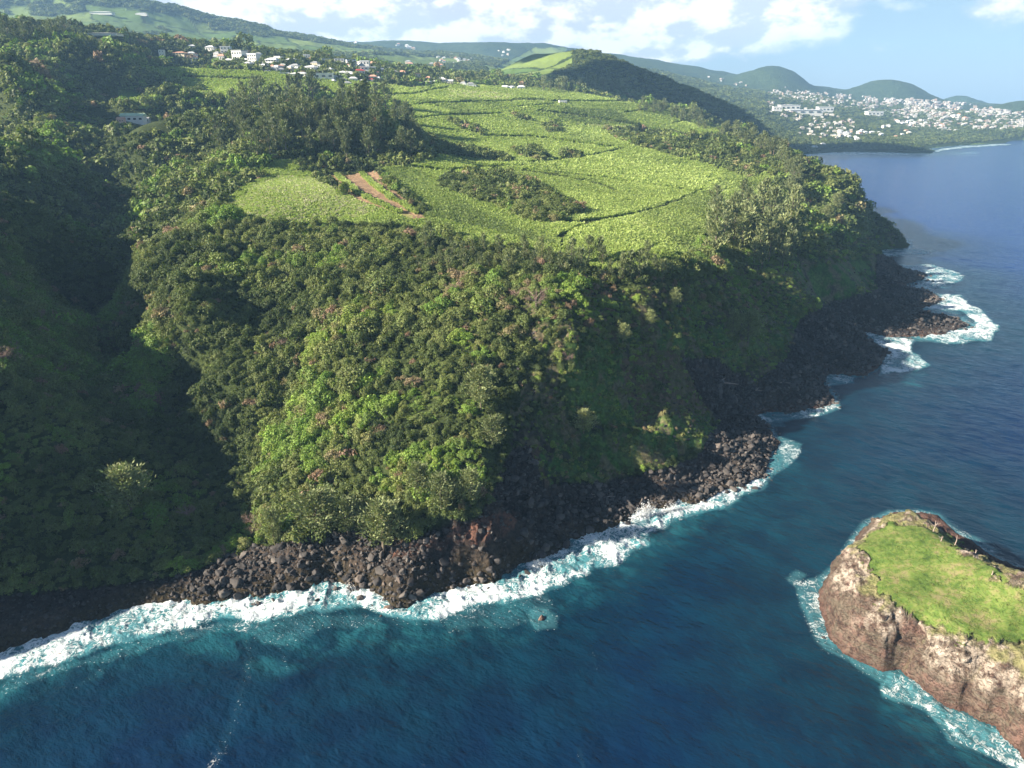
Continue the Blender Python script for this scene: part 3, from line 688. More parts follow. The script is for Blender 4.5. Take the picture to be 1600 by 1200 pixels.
row = .5+.5*np.sin((gx*.86+gy*.5)*2.6)
colr = lerp(colr, [.36,.245,.15], K['soil'].astype(float)); colr = lerp(colr, [.19,.125,.08], K['soil']*(row > .55)*.5); colr = lerp(colr, [.20,.13,.085], K['soil']*sstep(n2_, -.2, .5)*.7)
colr = lerp(colr, [.28,.27,.10], K['stripe'].astype(float)); colr = lerp(colr, [.27,.14,.08], K['soil2']*.8)
# ---- beyond the plateau: woods and cane fields in parcels
farm = (gr > 1250) & ~K['cane'] & ~K['soil2']
far_s = np.where(gr > 1000)[0]
fx, fy = gx[far_s], gy[far_s]
ca, sa2 = math.cos(.5), math.sin(.5)
px_ = (fx*ca+fy*sa2)+fbm(fx, fy, 300, 3, 7)*110; py_ = (-fx*sa2+fy*ca)+fbm(fx, fy, 300, 3, 8)*110
cellx, celly = np.floor(px_/170), np.floor(py_/260)
hsh = _h(cellx.astype(int), celly.astype(int), 11); hsh2 = _h(cellx.astype(int), celly.astype(int), 12)
wood = sstep(fbm(fx, fy, 420, 4, 33)+ (hsh-.5)*.5+fbm(fx, fy, 60, 3, 35)*.25, -.02, .12)
fu, fv = ru[far_s], rv[far_s]
# how wooded each district is: (polygon, offset)
WOODY = [([(1325,160),(1345,135),(1390,122),(1430,138),(1465,160)], 1.0),([(1560,170),(1600,145),(1640,150),(1640,175)], 1.0),([(1165,120),(1200,108),(1215,125),(1190,132)], .8),([(200,0),(420,30),(640,66),(640,84),(460,52),(300,30),(100,4)], .8),([(-80,60),(400,95),(760,140),(760,100),(560,88),(300,60),(-80,20)], .9), ([(888,74),(960,80),(1010,95),(1080,125),(1160,160),(1270,215),(1256,245),(1180,215),(1110,196),(960,168),(880,162),(850,138),(865,112),(890,100)], 1.0),
 ([(1225,200),(1600,200),(1600,222),(1250,245)], 1.0), ([(940,80),(1100,105),(1400,165),(1600,170),(1600,205),(1250,200),(1100,160)], .75), ([(660,70),(790,62),(790,95),(660,105)], .8)]
OPEN = [([(760,115),(790,98),(835,74),(885,74),(880,95),(860,112),(850,135),(800,132)], .0), ([(-80,20),(200,30),(420,60),(620,85),(420,80),(200,70),(-80,45)], .25), ([(560,85),(700,90),(760,100),(640,105)], .3)]
wk = np.zeros(len(fx))
for p, k in WOODY: wk = np.where(in_poly(fu+fbm(fx, fy, 150, 3, 3)*8, fv+fbm(fx, fy, 150, 3, 4)*4, p), k, wk)
op = np.zeros(len(fx))
for p, k in OPEN: op = np.where(in_poly(fu, fv, p), 1-k, op)
wk = np.maximum(wk, sstep(np.hypot(fx, fy), 4000, 4200)*.9)
wood = np.clip(np.maximum(wood, wk)*(1-op*(.6+.4*(hsh > .3))), 0, 1)
fieldc = np.stack([.085+.10*hsh2, .15+.10*hsh2, .035+.03*hsh2], 1)
woodc = np.stack([.026+.012*hsh2, .046+.014*hsh2, .018+0*hsh2], 1)
edge = (np.abs(px_/170-cellx-.5) > .47) | (np.abs(py_/260-celly-.5) > .475)
fc = fieldc*(1-wood[:, None])+woodc*wood[:, None]; fc = np.where((edge & (wood < .5))[:, None], woodc, fc)
fmk = farm[far_s][:, None]
colr[far_s] = np.where(fmk, fc, colr[far_s])
tint = K['cane'] & (gr > 900)
set_attr(tm, 'col', np.clip(colr, .004, .9), 'FLOAT_COLOR')
wood_full = np.zeros(len(gx)); wood_full[far_s] = wood*farm[far_s]
set_attr(tm, 'rocky', K['rock'].astype(float)); set_attr(tm, 'wood', wood_full)
m_t, t, b = new_mat('ground_cover', rough=.95, spec=.1)
ob = t.new('ShaderNodeTexCoord').outputs['Object']
nz = t.noise(ob, .9, 6, .65); nf = t.noise(ob, .045, 6, .7)
col = t.mix(1.0, t.attr('col'), t.ramp(nz, [(.28, (.42,.45,.45)), (.5, (1,1,1)), (.7, (1.75,1.6,1.5))]), 'MULTIPLY')
col = t.mix(t.m('MULTIPLY', t.attr('wood', 2), .8), col, t.mix(1.0, col, t.ramp(nf, [(.3, (.45,.5,.5)), (.5, (1,1,1)), (.7, (1.7,1.6,1.4))]), 'MULTIPLY'))
t.l.new(col, b.inputs['Base Color'])
rkh = t.m('MULTIPLY', t.attr('rocky', 2), t.m('ADD', t.noise(ob, .55, 7, .65), t.m('MULTIPLY', t.vor(ob, .7), .6)))
far_h = t.m('MULTIPLY', t.attr('wood', 2), t.m('MULTIPLY', t.noise(ob, .09, 5, .65), 9.0))
hh = t.m('ADD', t.m('ADD', t.m('MULTIPLY', nz, .35), t.m('MULTIPLY', rkh, 1.3)), far_h)
t.l.new(t.bump(hh, .9, 1.0), b.inputs['Normal'])
tm.materials.append(m_t)
# ------------------------------------------------------------------ plant, rock prototypes
rng = np.random.default_rng(7)
def unit(v): return v/np.maximum(np.linalg.norm(v, axis=-1, keepdims=True), 1e-9)
def cards(P_, N_, size, asp=1.0, up=None):
    """one bent quad per point, facing N_ (leaf clump)"""
    n = len(P_); r_ = rng.normal(size=(n, 3)) if up is None else up
    T = unit(np.cross(N_, r_)); B = np.cross(N_, T); s = np.asarray(size).reshape(-1, 1)*np.ones((n, 1))
    j = lambda: rng.uniform(.65, 1.15, (n, 1))
    v = np.stack([P_-T*s*j()*asp*.5, P_-B*s*j()*.5, P_+T*s*j()*asp*.5, P_+B*s*j()*.5], 1)
    v[:, 0] += N_*s*rng.uniform(-.25, .25, (n, 1)); v[:, 2] += N_*s*rng.uniform(-.25, .25, (n, 1))
    return v.reshape(-1, 3)
def quads_mesh(name, V, mat, smooth=False):
    me = bpy.data.meshes.new(name); raw_mesh(me, V, np.arange(len(V)).reshape(-1, 4), smooth); me.materials.append(mat); return me
def tube_faces(pts, rad, sides=5):
    pts = np.asarray(pts, float); V = []; F = []
    for i, (p, r_) in enumerate(zip(pts, rad)):
        d = pts[min(i+1, len(pts)-1)]-pts[max(i-1, 0)]; d = d/(np.linalg.norm(d)+1e-9)
        a = np.cross(d, [0.3, 1, 0.1]); a /= np.linalg.norm(a); b_ = np.cross(d, a)
        for k in range(sides):
            t_ = 2*math.pi*k/sides; V.append(p+(a*math.cos(t_)+b_*math.sin(t_))*r_)
    for i in range(len(pts)-1):
        for k in range(sides):
            F.append((i*sides+k, i*sides+(k+1) % sides, (i+1)*sides+(k+1) % sides, (i+1)*sides+k))
    return np.array(V), np.array(F)
def tubes_mesh(name, list_, mat, sides=5):
    Vs, Fs, o = [], [], 0
    for pts, rad in list_:
        V, F = tube_faces(pts, rad, sides); Vs.append(V); Fs.append(F+o); o += len(V)
    me = bpy.data.meshes.new(name); raw_mesh(me, np.concatenate(Vs), np.concatenate(Fs)); me.materials.append(mat); return me
def leaf_mat(name, stops, transl=.25, var=.8):
    """stops: colours from one end of the tone scale to the other"""
    m, t, b = new_mat(name, rough=.6, spec=.25)
    tone = t.new('ShaderNodeAttribute', attribute_name='tone', attribute_type='INSTANCER').outputs['Fac']
    rnd = t.new('ShaderNodeObjectInfo').outputs['Random']
    geo = t.new('ShaderNodeNewGeometry').outputs['Random Per Island']
    f = t.m('ADD', tone, t.m('MULTIPLY', t.m('SUBTRACT', rnd, .5), .12))
    col = t.ramp(f, stops)
    k = t.m('ADD', 1-var/2, t.m('MULTIPLY', geo, var))
    vs = t.new('ShaderNodeHueSaturation'); t.inp(vs.inputs['Hue'], t.m('ADD', .485, t.m('MULTIPLY', geo, .03))); t.inp(vs.inputs['Value'], k); t.inp(vs.inputs['Color'], col)
    col = vs.outputs[0]
    t.l.new(col, b.inputs['Base Color'])
    tr = t.new('ShaderNodeBsdfTranslucent'); t.inp(tr.inputs[0], t.mix(1, col, (1.1, 1.25, .6, 1), 'MULTIPLY'))
    mx = t.new('ShaderNodeMixShader'); mx.inputs[0].default_value = transl
    t.l.new(b.outputs[0], mx.inputs[1]); t.l.new(tr.outputs[0], mx.inputs[2])
    t.l.new(mx.outputs[0], m.node_tree.nodes['Material Output'].inputs[0])
    return m
M_leaf = leaf_mat('broad_leaves', [(0, (.055,.080,.024)), (.28, (.120,.155,.045)), (.5, (.20,.225,.070)), (.64, (.165,.26,.048)), (.8, (.25,.35,.060)), (.92, (.27,.22,.12)), (1, (.29,.19,.13))])
M_cas = leaf_mat('casuarina_needles', [(0, (.085,.105,.05)), (.5, (.16,.185,.085)), (.8, (.24,.265,.115)), (1, (.32,.34,.15))], .2)
M_cane = leaf_mat('cane_leaves', [(0, (.14,.19,.065)), (.35, (.31,.39,.105)), (.6, (.41,.50,.145)), (.8, (.48,.54,.22)), (1, (.53,.51,.35))], .35, .25)
M_bark, t, b = new_mat('bark', (.16,.13,.10), .9, .1)
M_barkd, t, b = new_mat("bleached_wood", (.34,.27,.23), .85, .1)
M_twig, t, b = new_mat('dry_twigs', (.30,.20,.165), .9, .1)
M_rock, t, b = new_mat('basalt', rough=.8, spec=.3)
ob = t.new('ShaderNodeTexCoord').outputs['Object']; rnd = t.new('ShaderNodeObjectInfo').outputs['Random']
tone = t.new('ShaderNodeAttribute', attribute_name='tone', attribute_type='INSTANCER').outputs['Fac']
c1 = t.ramp(t.m('ADD', tone, t.m('MULTIPLY', t.m('SUBTRACT', rnd, .5), .45)), [(0, (.030,.027,.027)), (.35, (.080,.070,.066)), (.6, (.15,.13,.115)), (.8, (.20,.13,.10)), (1, (.27,.16,.12))])
c1 = t.mix(1, c1, t.ramp(t.noise(ob, 1.1, 5, .65), [(.3, (.6,.6,.6)), (.55, (1,1,1)), (.75, (1.5,1.45,1.4))]), 'MULTIPLY')
t.l.new(c1, b.inputs['Base Color']); t.l.new(t.bump(t.noise(ob, 1.6, 6, .65), .8, .35), b.inputs['Normal'])

def broad_crown(name, lobes=9, per=75, size=.62, flat=.8, rad=1.0, lk=1.0):
    Ps, Ns, S = [], [], []
    for i in range(lobes):
        a = rng.uniform(0, 2*math.pi); q = math.sqrt(rng.uniform(0, 1))*rng.choice([.55, .75, .95]) if i else 0
        c = np.array([math.cos(a)*q, math.sin(a)*q, (.55+.30*(1-q*q/.5))*rng.uniform(.6, 1.25)])*np.array([1, 1, flat])
        lr = rng.uniform(.30, .52)*(1.15 if i == 0 else 1)*lk
        d = unit(rng.normal(size=(per, 3))); d[:, 2] = np.abs(d[:, 2])*rng.choice([1, 1, 1, -.6], per); d = unit(d)
        rr__ = lr*rng.uniform(.72, 1.08, (per, 1))
        Ps.append(c+d*rr__); Ns.append(unit(d*.8+np.array([0, 0, .35])+rng.normal(size=(per, 3))*.38)); S.append(rng.uniform(.7, 1.25, per)*size*.33)
    P_ = np.concatenate(Ps)*rad*3.0
    return quads_mesh(name, cards(P_, np.concatenate(Ns), np.concatenate(S)*3.0*rad*.62), M_leaf)
def cas_crown(name, H=10.0, W_=2.6, n=46, per=17, thin=0, ws=.8):
    """feathery casuarina: rising limbs hung with upward wisps"""
    Ps, Ns, S, U = [], [], [], []
    for i in range(n):
        f = rng.uniform(.16, 1.0); a = rng.uniform(0, 2*math.pi)
        reach = W_*(math.sin(math.pi*min(.97, f*.80+.16))**.8)*rng.uniform(.45, 1.1)
        base = np.array([0, 0, f*H*.86]); tip = base+np.array([math.cos(a)*reach, math.sin(a)*reach, reach*.55+H*.07])
        m_ = int(per*(.5+.6*rng.random()))
        s_ = rng.uniform(.25, 1.05, (m_, 1)); p = base+(tip-base)*s_+rng.normal(size=(m_, 3))*np.array([.26, .26, .34])*(1-thin*.5)
        Ps.append(p); dirn = unit(np.array([math.cos(a)*.6, math.sin(a)*.6, 1.0])+rng.normal(size=(m_, 3))*.35); U.append(dirn)
        Ns.append(unit(np.cross(dirn, rng.normal(size=(m_, 3)))+np.array([math.cos(a), math.sin(a), .2])*.8)); S.append(rng.uniform(.5, 1.1, m_)*ws)
    P_ = np.concatenate(Ps); N_ = np.concatenate(Ns); S = np.concatenate(S); U = np.concatenate(U)
    T = unit(np.cross(N_, U)); s = S[:, None]
    v = np.stack([P_-T*s*.20, P_-U*s*.5+T*0, P_+T*s*.20, P_+U*s*.75], 1).reshape(-1, 3)
    return quads_mesh(name, v, M_cas)
def trunk_mesh(name, H, r_, mat, limbs=4, lean=.05, spread=.5):
    L = []; top = np.array([rng.normal()*lean*H, rng.normal()*lean*H, H])
    L.append(([(0, 0, -1.0), top*.35+[0, 0, 0], top*.7, top], [r_*1.25, r_*.85, r_*.55, r_*.2]))
    for i in range(limbs):
        f = rng.uniform(.35, .8); a = i*2.4+rng.uniform(0, 1); b0 = top*f; l = H*spread*rng.uniform(.6, 1)*(1.1-f*.6)
        e = b0+np.array([math.cos(a)*l, math.sin(a)*l, l*.8]); L.append(([b0, (b0+e)/2+[0, 0, l*.06], e], [r_*.5, r_*.32, r_*.1]))
    return tubes_mesh(name, L, mat)
def dead_tree_meshes(H, r_):
    L = []; T_ = []; top = np.array([.06*H, -.03*H, H*.55])
    L.append(([(0, 0, -.8), top*.5, top], [r_, r_*.8, r_*.55]))
    for i in range(9):
        a = i*2.39+rng.uniform(0, .8); f = rng.uniform(.45, 1); b0 = top*f; l = H*rng.uniform(.35, .6)
        e = b0+np.array([math.cos(a)*l*.85, math.sin(a)*l*.85, l*rng.uniform(.35, .9)]); mid = (b0+e)/2+rng.normal(size=3)*l*.06
        L.append(([b0, mid, e], [r_*.45, r_*.28, r_*.12]))
        for k in range(18):
            g = rng.uniform(.35, 1); q = b0+(e-b0)*g; l2 = l*rng.uniform(.25, .5); d = unit((e-b0)/l+rng.normal(size=3)*.7)
            e2 = q+d*l2; T_.append(([q, e2], [r_*.10, r_*.04]))
            for kk in range(5):
                q3 = q+(e2-q)*rng.uniform(.4, 1); T_.append(([q3, q3+unit(d+rng.normal(size=3)*.8)*l2*.5], [r_*.09, r_*.04]))
    return tubes_mesh('dead_limbs', L, M_barkd, 5), tubes_mesh('dead_twigs', T_, M_twig, 3)
def boulder_mesh(name):
    bm = __import__('bmesh').new(); import bmesh
    n = rng.integers(14, 24); p = unit(rng.normal(size=(n, 3)))*rng.uniform(.78, 1.08, (n, 1))*np.array([1.0, rng.uniform(.7, .95), rng.uniform(.6, .85)])
    for q in p: bm.verts.new(q*.5)
    r_ = bmesh.ops.convex_hull(bm, input=bm.verts)
    bmesh.ops.delete(bm, geom=[g for g in r_['geom_unused'] if isinstance(g, bmesh.types.BMVert)], context='VERTS')
    bmesh.ops.bevel(bm, geom=list(bm.edges), offset=.028, segments=1, affect='EDGES')
    bmesh.ops.triangulate(bm, faces=bm.faces)
    me = bpy.data.meshes.new(name); bm.to_mesh(me); bm.free(); me.materials.append(M_rock); return me
def tuft_mesh(name, n=26, H=2.3, W_=1.9, plume=0):
    a = rng.uniform(0, 2*math.pi, n); q = np.sqrt(rng.random(n))*W_*.55
    base = np.stack([np.cos(a)*q, np.sin(a)*q, np.full(n, .1)], 1); h = H*rng.uniform(.6, 1.05, n)
    tip = base+np.stack([np.cos(a)*h*.34, np.sin(a)*h*.34, h], 1)+rng.normal(size=(n, 3))*.25
    out_ = tip+np.stack([np.cos(a)*.75, np.sin(a)*.75, -.25*np.ones(n)], 1)*rng.uniform(.5, 1.2, (n, 1))
    side = np.stack([-np.sin(a), np.cos(a), np.zeros(n)], 1)*rng.uniform(.22, .42, (n, 1))
    v = np.stack([base-side*.8, base+side*.8, tip+side, tip-side], 1); w_ = np.stack([tip-side, tip+side, out_+side*.3, out_-side*.3], 1)
    return quads_mesh(name, np.concatenate([v, w_]).reshape(-1, 3), M_cane)

Q4 = 1
BROAD = [broad_crown('crown_%d' % i, 15+i % 3, 56, .62, .75+.08*(i % 3), 1.0, .72) for i in range(6)]
BROAD_LO = [broad_crown('small_crown_%d' % i, 6, 26, 1.45, .7) for i in range(4)]
BUSH = [broad_crown('bush_%d' % i, 6, 36, 1.15, .6) for i in range(4)]
CAS = [cas_crown('needle_crown_%d' % i, 10, 2.4+.4*(i % 3), 60, 16) for i in range(5)]
CAS_HI = [cas_crown('fine_needle_crown_%d' % i, 10, 2.7, 150, 26, 0, .5) for i in range(3)]
CAS_LO = [cas_crown('small_needle_crown_%d' % i, 10, 2.6, 20, 8) for i in range(3)]
TRK = [trunk_mesh('broad_trunk_%d' % i, 2.1, .16, M_bark, 4) for i in range(3)]
CTRK = [trunk_mesh('casuarina_trunk_%d' % i, 8.6, .2, M_bark, 5, .03, .22) for i in range(3)]
TUFT = [tuft_mesh('cane_%d' % i) for i in range(4)]
ROCKS = [boulder_mesh('boulder_%d' % i) for i in range(9)]

def proto_collection(name, meshes):
    c = bpy.data.collections.new(name)
    for i, me in enumerate(meshes):
        o = bpy.data.objects.new('%s_%02d' % (name, i), me); c.objects.link(o)
    return c
HEDGE = [[(815,268),(850,272),(905,280)],[(925,286),(960,298)],[(690,238),(750,244),(800,254)],[(800,250),(835,246),(905,243)],[(340,124),(400,126),(430,128)],[(265,112),(310,124)],[(840,176),(905,183),(965,193)],[(790,158),(850,159)],[(930,153),(975,156)],[(640,150),(700,146)],[(860,155),(880,157)],[(1000,335),(1050,318),(1095,302)],[(1010,212),(1060,205)]]
def scatter(name, label, meshes, P_, S, rot, tone, var, tilt=None):
    me = bpy.data.meshes.new(name); me.vertices.add(len(P_)); me.vertices.foreach_set('co', np.ascontiguousarray(P_, np.float32).ravel())
    o = link(bpy.data.objects.new(name, me)); tag(o, label, None, None, 'stuff')
    def at(n_, kind, arr, key='value'):
        a_ = me.attributes.new(n_, kind, 'POINT'); a_.data.foreach_set(key, np.ascontiguousarray(arr).ravel())
    S = np.asarray(S, np.float32); S = np.repeat(S[:, None], 3, 1) if S.ndim == 1 else S
    e = np.zeros((len(P_), 3), np.float32); e[:, 2] = rot
    if tilt is not None: e[:, :2] = tilt
    at('scl', 'FLOAT_VECTOR', S.astype(np.float32), 'vector'); at('rt', 'FLOAT_VECTOR', e, 'vector'); at('tone', 'FLOAT', np.asarray(tone, np.float32)); at('vi', 'INT', np.asarray(var, np.int32))
    ng = bpy.data.node_groups.new(name, 'GeometryNodeTree')
    ng.interface.new_socket('Geometry', in_out='INPUT', socket_type='NodeSocketGeometry'); ng.interface.new_socket('Geometry', in_out='OUTPUT', socket_type='NodeSocketGeometry')
    gi = ng.nodes.new('NodeGroupInput'); go = ng.nodes.new('NodeGroupOutput'); ci = ng.nodes.new('GeometryNodeCollectionInfo'); ip = ng.nodes.new('GeometryNodeInstanceOnPoints')
    ci.inputs[0].default_value = proto_collection(name+'_kinds', meshes); ci.inputs[1].default_value = True; ci.inputs[2].default_value = True
    ip.inputs['Pick Instance'].default_value = True
    def na(n_, dt):
        x = ng.nodes.new('GeometryNodeInputNamedAttribute'); x.data_type = dt; x.inputs[0].default_value = n_; return x.outputs[0]
    L = ng.links.new
    L(gi.outputs[0], ip.inputs['Points']); L(ci.outputs[0], ip.inputs['Instance']); L(na('vi', 'INT'), ip.inputs['Instance Index'])
    L(na('scl', 'FLOAT_VECTOR'), ip.inputs['Scale']); L(na('rt', 'FLOAT_VECTOR'), ip.inputs['Rotation']); L(ip.outputs[0], go.inputs[0])
    md = o.modifiers.new('scatter', 'NODES'); md.node_group = ng
    return o
def jgrid(x0, x1, y0, y1, step, jit=.8):
    X, Y = np.meshgrid(np.arange(x0, x1, step), np.arange(y0, y1, step)); X = X.ravel()+rng.uniform(-.5, .5, X.size)*step*jit; Y = Y.ravel()+rng.uniform(-.5, .5, Y.size)*step*jit
    return X, Y
def inframe(x, y, z, mu=140, mv=90):
    u, v, f = project(x, y, z); return (u > -mu) & (u < 1600+mu) & (v > -mv) & (v < 1200+mv) & (f > 5)
LM = [(590,310,'the brown ploughed plot'),(510,200,'the casuarina grove'),(705,440,'the pinkish dead tree'),(768,462,'the brown dead tree'),(748,590,'the tall feathery tree'),(912,655,'the lone pale cliff tree'),
 (973,518,'the slim lone tree'),(430,885,'the sunlit boulder beach'),(750,825,'the red soil bank'),(400,820,'the ravine mouth'),(200,755,'the sunlit feathery tree'),(208,187,'the white house'),(800,310,'the dark thicket mound'),
 (1400,490,'the lava point'),(1050,650,'the grassy cliff patch'),(165,530,'the brown ravine bed'),(1010,800,'the surf splash'),(550,115,'the village'),(1009,155,'the old chimney'),(1290,450,'the bright green cliff patch'),
 (40,540,'the bleached bare tree'),(1250,610,'the sunlit rock spur'),(1170,520,'the pale twin trees'),(650,930,'the headland foot'),(100,990,'the dark cobble beach'),(1180,740,'the pink shore rocks'),(560,480,'the mid slope'),
 (340,400,'the rounded left rim'),(620,690,'the bright creeper slope'),(260,640,'the shaded ravine floor'),(60,780,'the lower left bank'),(900,430,'the cliff top trees'),(1180,390,'the right cliff casuarinas'),(1300,330,'the far cliff edge'),(1350,180,'the bay town'),(1450,195,'the town centre')]
_pending = []
def want_label(o, base, cat, group, u, v):
    _pending.append((o, base, u, v)); tag(o, None, cat, group)
def settle_labels():
    by = {}
    for o, base, u, v in _pending:
        k = min(range(len(LM)), key=lambda i: (LM[i][0]-u)**2+((LM[i][1]-v)*1.3)**2); lu, lv, nm = LM[k]; du, dv = u-lu, v-lv
        d = math.hypot(du, dv); ang = math.degrees(math.atan2(-dv, du)) % 360
        w = 'at' if d < 14 else ['right of', 'above right of', 'above', 'above left of', 'left of', 'below left of', 'below', 'below right of'][int((ang+22.5)//45) % 8]
        if d > 75: w = 'far '+w if w != 'at' else w
        by.setdefault('%s %s %s' % (base, w, nm), []).append((u, v, o))
    N = ['leftmost']+[w+' from left' for w in 'second third fourth fifth sixth seventh eighth ninth tenth eleventh twelfth thirteenth fourteenth fifteenth sixteenth seventeenth eighteenth nineteenth twentieth twenty-first twenty-second twenty-third twenty-fourth twenty-fifth twenty-sixth twenty-seventh'.split()]
    for lab, L in by.items():
        L.sort(key=lambda q: q[0])
        for i, (u, v, o) in enumerate(L):
            o['label'] = lab if len(L) == 1 else lab+', '+('rightmost' if i == len(L)-1 else N[min(i, 26)])
FOREST = []   # x y z radius tone kind(0 broad 1 bush)
def try_points(X, Y, rmin, rmax, hz=6, margin=-7):
    r = np.hypot(X, Y); m = (r >= rmin) & (r < rmax); X, Y = X[m], Y[m]
    Z = ground(X, Y); m = inframe(X, Y, Z) & (Z > .5) & (seen_by(X, Y, Z+hz) > margin); return X[m], Y[m], Z[m]
GRP = [[(900,600),(960,530),(1010,500),(1060,520),(1080,580),(1110,640),(1110,690),(1060,710),(990,735),(930,752),(900,740),(895,690)],[(1060,510),(1230,490),(1255,515),(1200,560),(1120,575)],[(1240,425),(1370,400),(1370,440),(1310,475),(1250,470)],[(800,690),(850,690),(860,790),(800,830),(775,790)],[(140,505),(180,505),(195,560),(150,560)],[(370,715),(450,725),(440,790),(375,800)]]
CASU = [[(345,185),(380,165),(440,148),(520,150),(600,162),(640,200),(668,240),(640,255),(560,250),(480,245),(400,252),(335,245)],[(-60,35),(110,40),(110,68),(-60,66)],[(1000,160),(1080,180),(1140,200),(1180,212),(1250,250),(1240,268),(1180,250),(1120,205),(1060,185)],[(1110,350),(1180,330),(1240,330),(1280,370),(1250,410),(1180,430),(1120,410)]]
def forest_layer(step, rmin, rmax, rad, lo=False, ext=(-900, 1000, 80, 1300)):
    X, Y = jgrid(*ext, step/1.6, 1.0); X, Y, Z = try_points(X, Y, rmin, rmax); e_ = 2.5; sl = np.hypot(ground(X+e_, Y)-ground(X-e_, Y), ground(X, Y+e_)-ground(X, Y-e_))/(2*e_); kp = rng.random(len(X)) < np.clip(np.sqrt(1+sl*sl*1.6), 1, 3.2)/2.56; X, Y, Z = X[kp], Y[kp], Z[kp]
    u, v, _ = project(X, Y, Z); k = classes(u, v, X, Y); ls = seg_dist(X, Y, COAST) if rmin < 900 else np.full(len(X), 99.)
    low = np.zeros(len(X), bool)
    for p in GRP: low |= in_poly(k['u'], k['v'], p)
    # height of growth: tall wood on the sheltered slopes, low scrub on the sea face and by the beach
    seaface = in_poly(k['u'], k['v'], [(800,470),(1000,440),(1110,430),(1400,360),(1400,480),(1110,700),(900,780),(780,820),(800,640),(850,560)])
    leftlow = in_poly(k['u'], k['v'], [(-200,680),(100,650),(300,680),(400,760),(420,860),(200,920),(-200,960)])
    nz = fbm(X, Y, 38, 3, 300); n5 = fbm(X, Y, 12, 3, 310)
    ok = ~in_poly(u, v, [(170,186),(250,186),(250,206),(170,206)]) & ~k['cane'] & ~k['soil'] & ~k['stripe'] & ~k['track'] & ~k['rock'] & ~k['shrub'] & (ls > 5)
    keep = rng.random(len(X)) < np.where(low, .09 if rad > 2 else .95, np.where(seaface, .85, 1.0)); ok &= keep
    s = rad*np.exp(rng.normal(-.05, .33, len(X)))*(1+.45*nz); s = np.where(in_poly(u, v, [(95,168),(262,172),(262,208),(95,208)]), s*.42, s); s = np.where(seaface, s*.55, s); s = np.where(leftlow, s*.72, s); s = np.where(low, s*(.6 if rad > 2 else 1.25), s)
    tone = .36+.42*nz+.40*n5+rng.normal(0, .06, len(X))
    vine = in_poly(k['u'], k['v'], [(480,520),(560,470),(680,480),(780,560),(800,680),(740,780),(560,790),(470,760),(460,640)]); tone += vine*(.16+.2*(n5 > .1))
    tone += (v < 330)*(r_ := 0)
    tone = np.where(seaface, tone*.9+.04, tone); tone = np.where(low & (rad < 2), .34+.45*n5+rng.normal(0, .08, len(X)), tone); tone = np.where(seaface & (rng.random(len(X)) < .3), rng.uniform(.86, 1, len(X)), tone); tone = np.where(rng.random(len(X)) < .035, rng.uniform(.9, 1, len(X)), np.clip(tone, 0, .84))
    brown = in_poly(k['u'], k['v'], [(680,420),(900,430),(1200,440),(1210,480),(900,520),(760,540),(680,480)]); tone = np.where(brown & (rng.random(len(X)) < .13), rng.uniform(.88, 1, len(X)), tone)
    return np.stack([X, Y, Z, s, tone, seaface | leftlow | low], 1)[ok]
FA = forest_layer(2.9, 100, 420, 2.5)
FB = forest_layer(4.2, 420, 900, 3.4)
FC = forest_layer(6.5, 900, 1500, 4.6, ext=(-1400, 1200, 500, 1600))
print('forest', len(FA), len(FB), len(FC))
# shrub rows on the plateau
X, Y = jgrid(-300, 500, 250, 1400, 3.4); X, Y, Z = try_points(X, Y, 250, 1400); u, v, _ = project(X, Y, Z); k = classes(u, v, X, Y)
mk = k['shrub']; SH = np.stack([X, Y, Z, rng.uniform(2.6, 5.2, len(X))*(1+.25*fbm(X, Y, 25, 2, 5)), .2+.25*rng.random(len(X))+.3*(fbm(X, Y, 14, 3, 6)), 0*X], 1)[mk]
SH[:, 4] = np.where(rng.random(len(SH)) < .09, rng.uniform(.86, 1, len(SH)), SH[:, 4])
# ---- pick the broadleaf trees that show largest as individuals
def appear(F):
    X, Y, Z, s = F[:, 0], F[:, 1], F[:, 2], F[:, 3]; d = np.sqrt(X*X+Y*Y+(Z-CAM_H)**2); u, v, _ = project(X, Y, Z+s)
    vis = (seen_by(X, Y, Z+s*.8) > .3) & (u > 10) & (u < 1590) & (v > 10) & (v < 1190)
    return np.where(vis, s/d, 0)
ap = appear(FA); order = np.argsort(-ap); IND = order[:262]; rest = np.ones(len(FA), bool); rest[IND] = False
REGION = [([(800,470),(1110,430),(1400,360),(1400,560),(1110,700),(900,780),(780,820),(800,640)], 'on the shaded sea cliff above the black rock shore', 'trees on the shaded sea cliff'),
 ([(-200,0),(200,300),(200,560),(440,620),(450,860),(-200,1000)], 'on the dark left slope of the shaded ravine', 'trees in the shaded ravine'),
 ([(440,620),(800,620),(800,880),(440,880)], 'low on the sunlit headland nose just above the boulder shore', 'trees low on the sunlit headland nose'),
 ([(0,0),(1600,0),(1600,1200),(0,1200)], 'on the sunlit wooded slope of the headland below the cane fields', 'trees on the sunlit headland slope')]
def region_of(u, v):
    for p, txt, grp in REGION:
        if in_poly(np.array([u]), np.array([v]), p)[0]: return txt, grp
TONEW = lambda q: 'dark green' if q < .28 else 'dull green' if q < .5 else 'fresh green' if q < .7 else 'bright yellow-green' if q < .86 else 'brownish'
SIZEW = lambda s: 'small' if s < 2.4 else 'middling' if s < 3.3 else 'big'
def empty(name, loc, rz=0, scale=1.0):
    o = bpy.data.objects.new(name, None); link(o); o.location = loc; o.rotation_euler = (0, 0, rz); o.scale = (scale,)*3 if not hasattr(scale, '__len__') else scale; o.empty_display_size = .5
    return o
def part(name, me, parent, tone=None):
    o = bpy.data.objects.new(name, me); link(o, parent)
    if tone is not None: o['tone'] = float(tone)
    return o
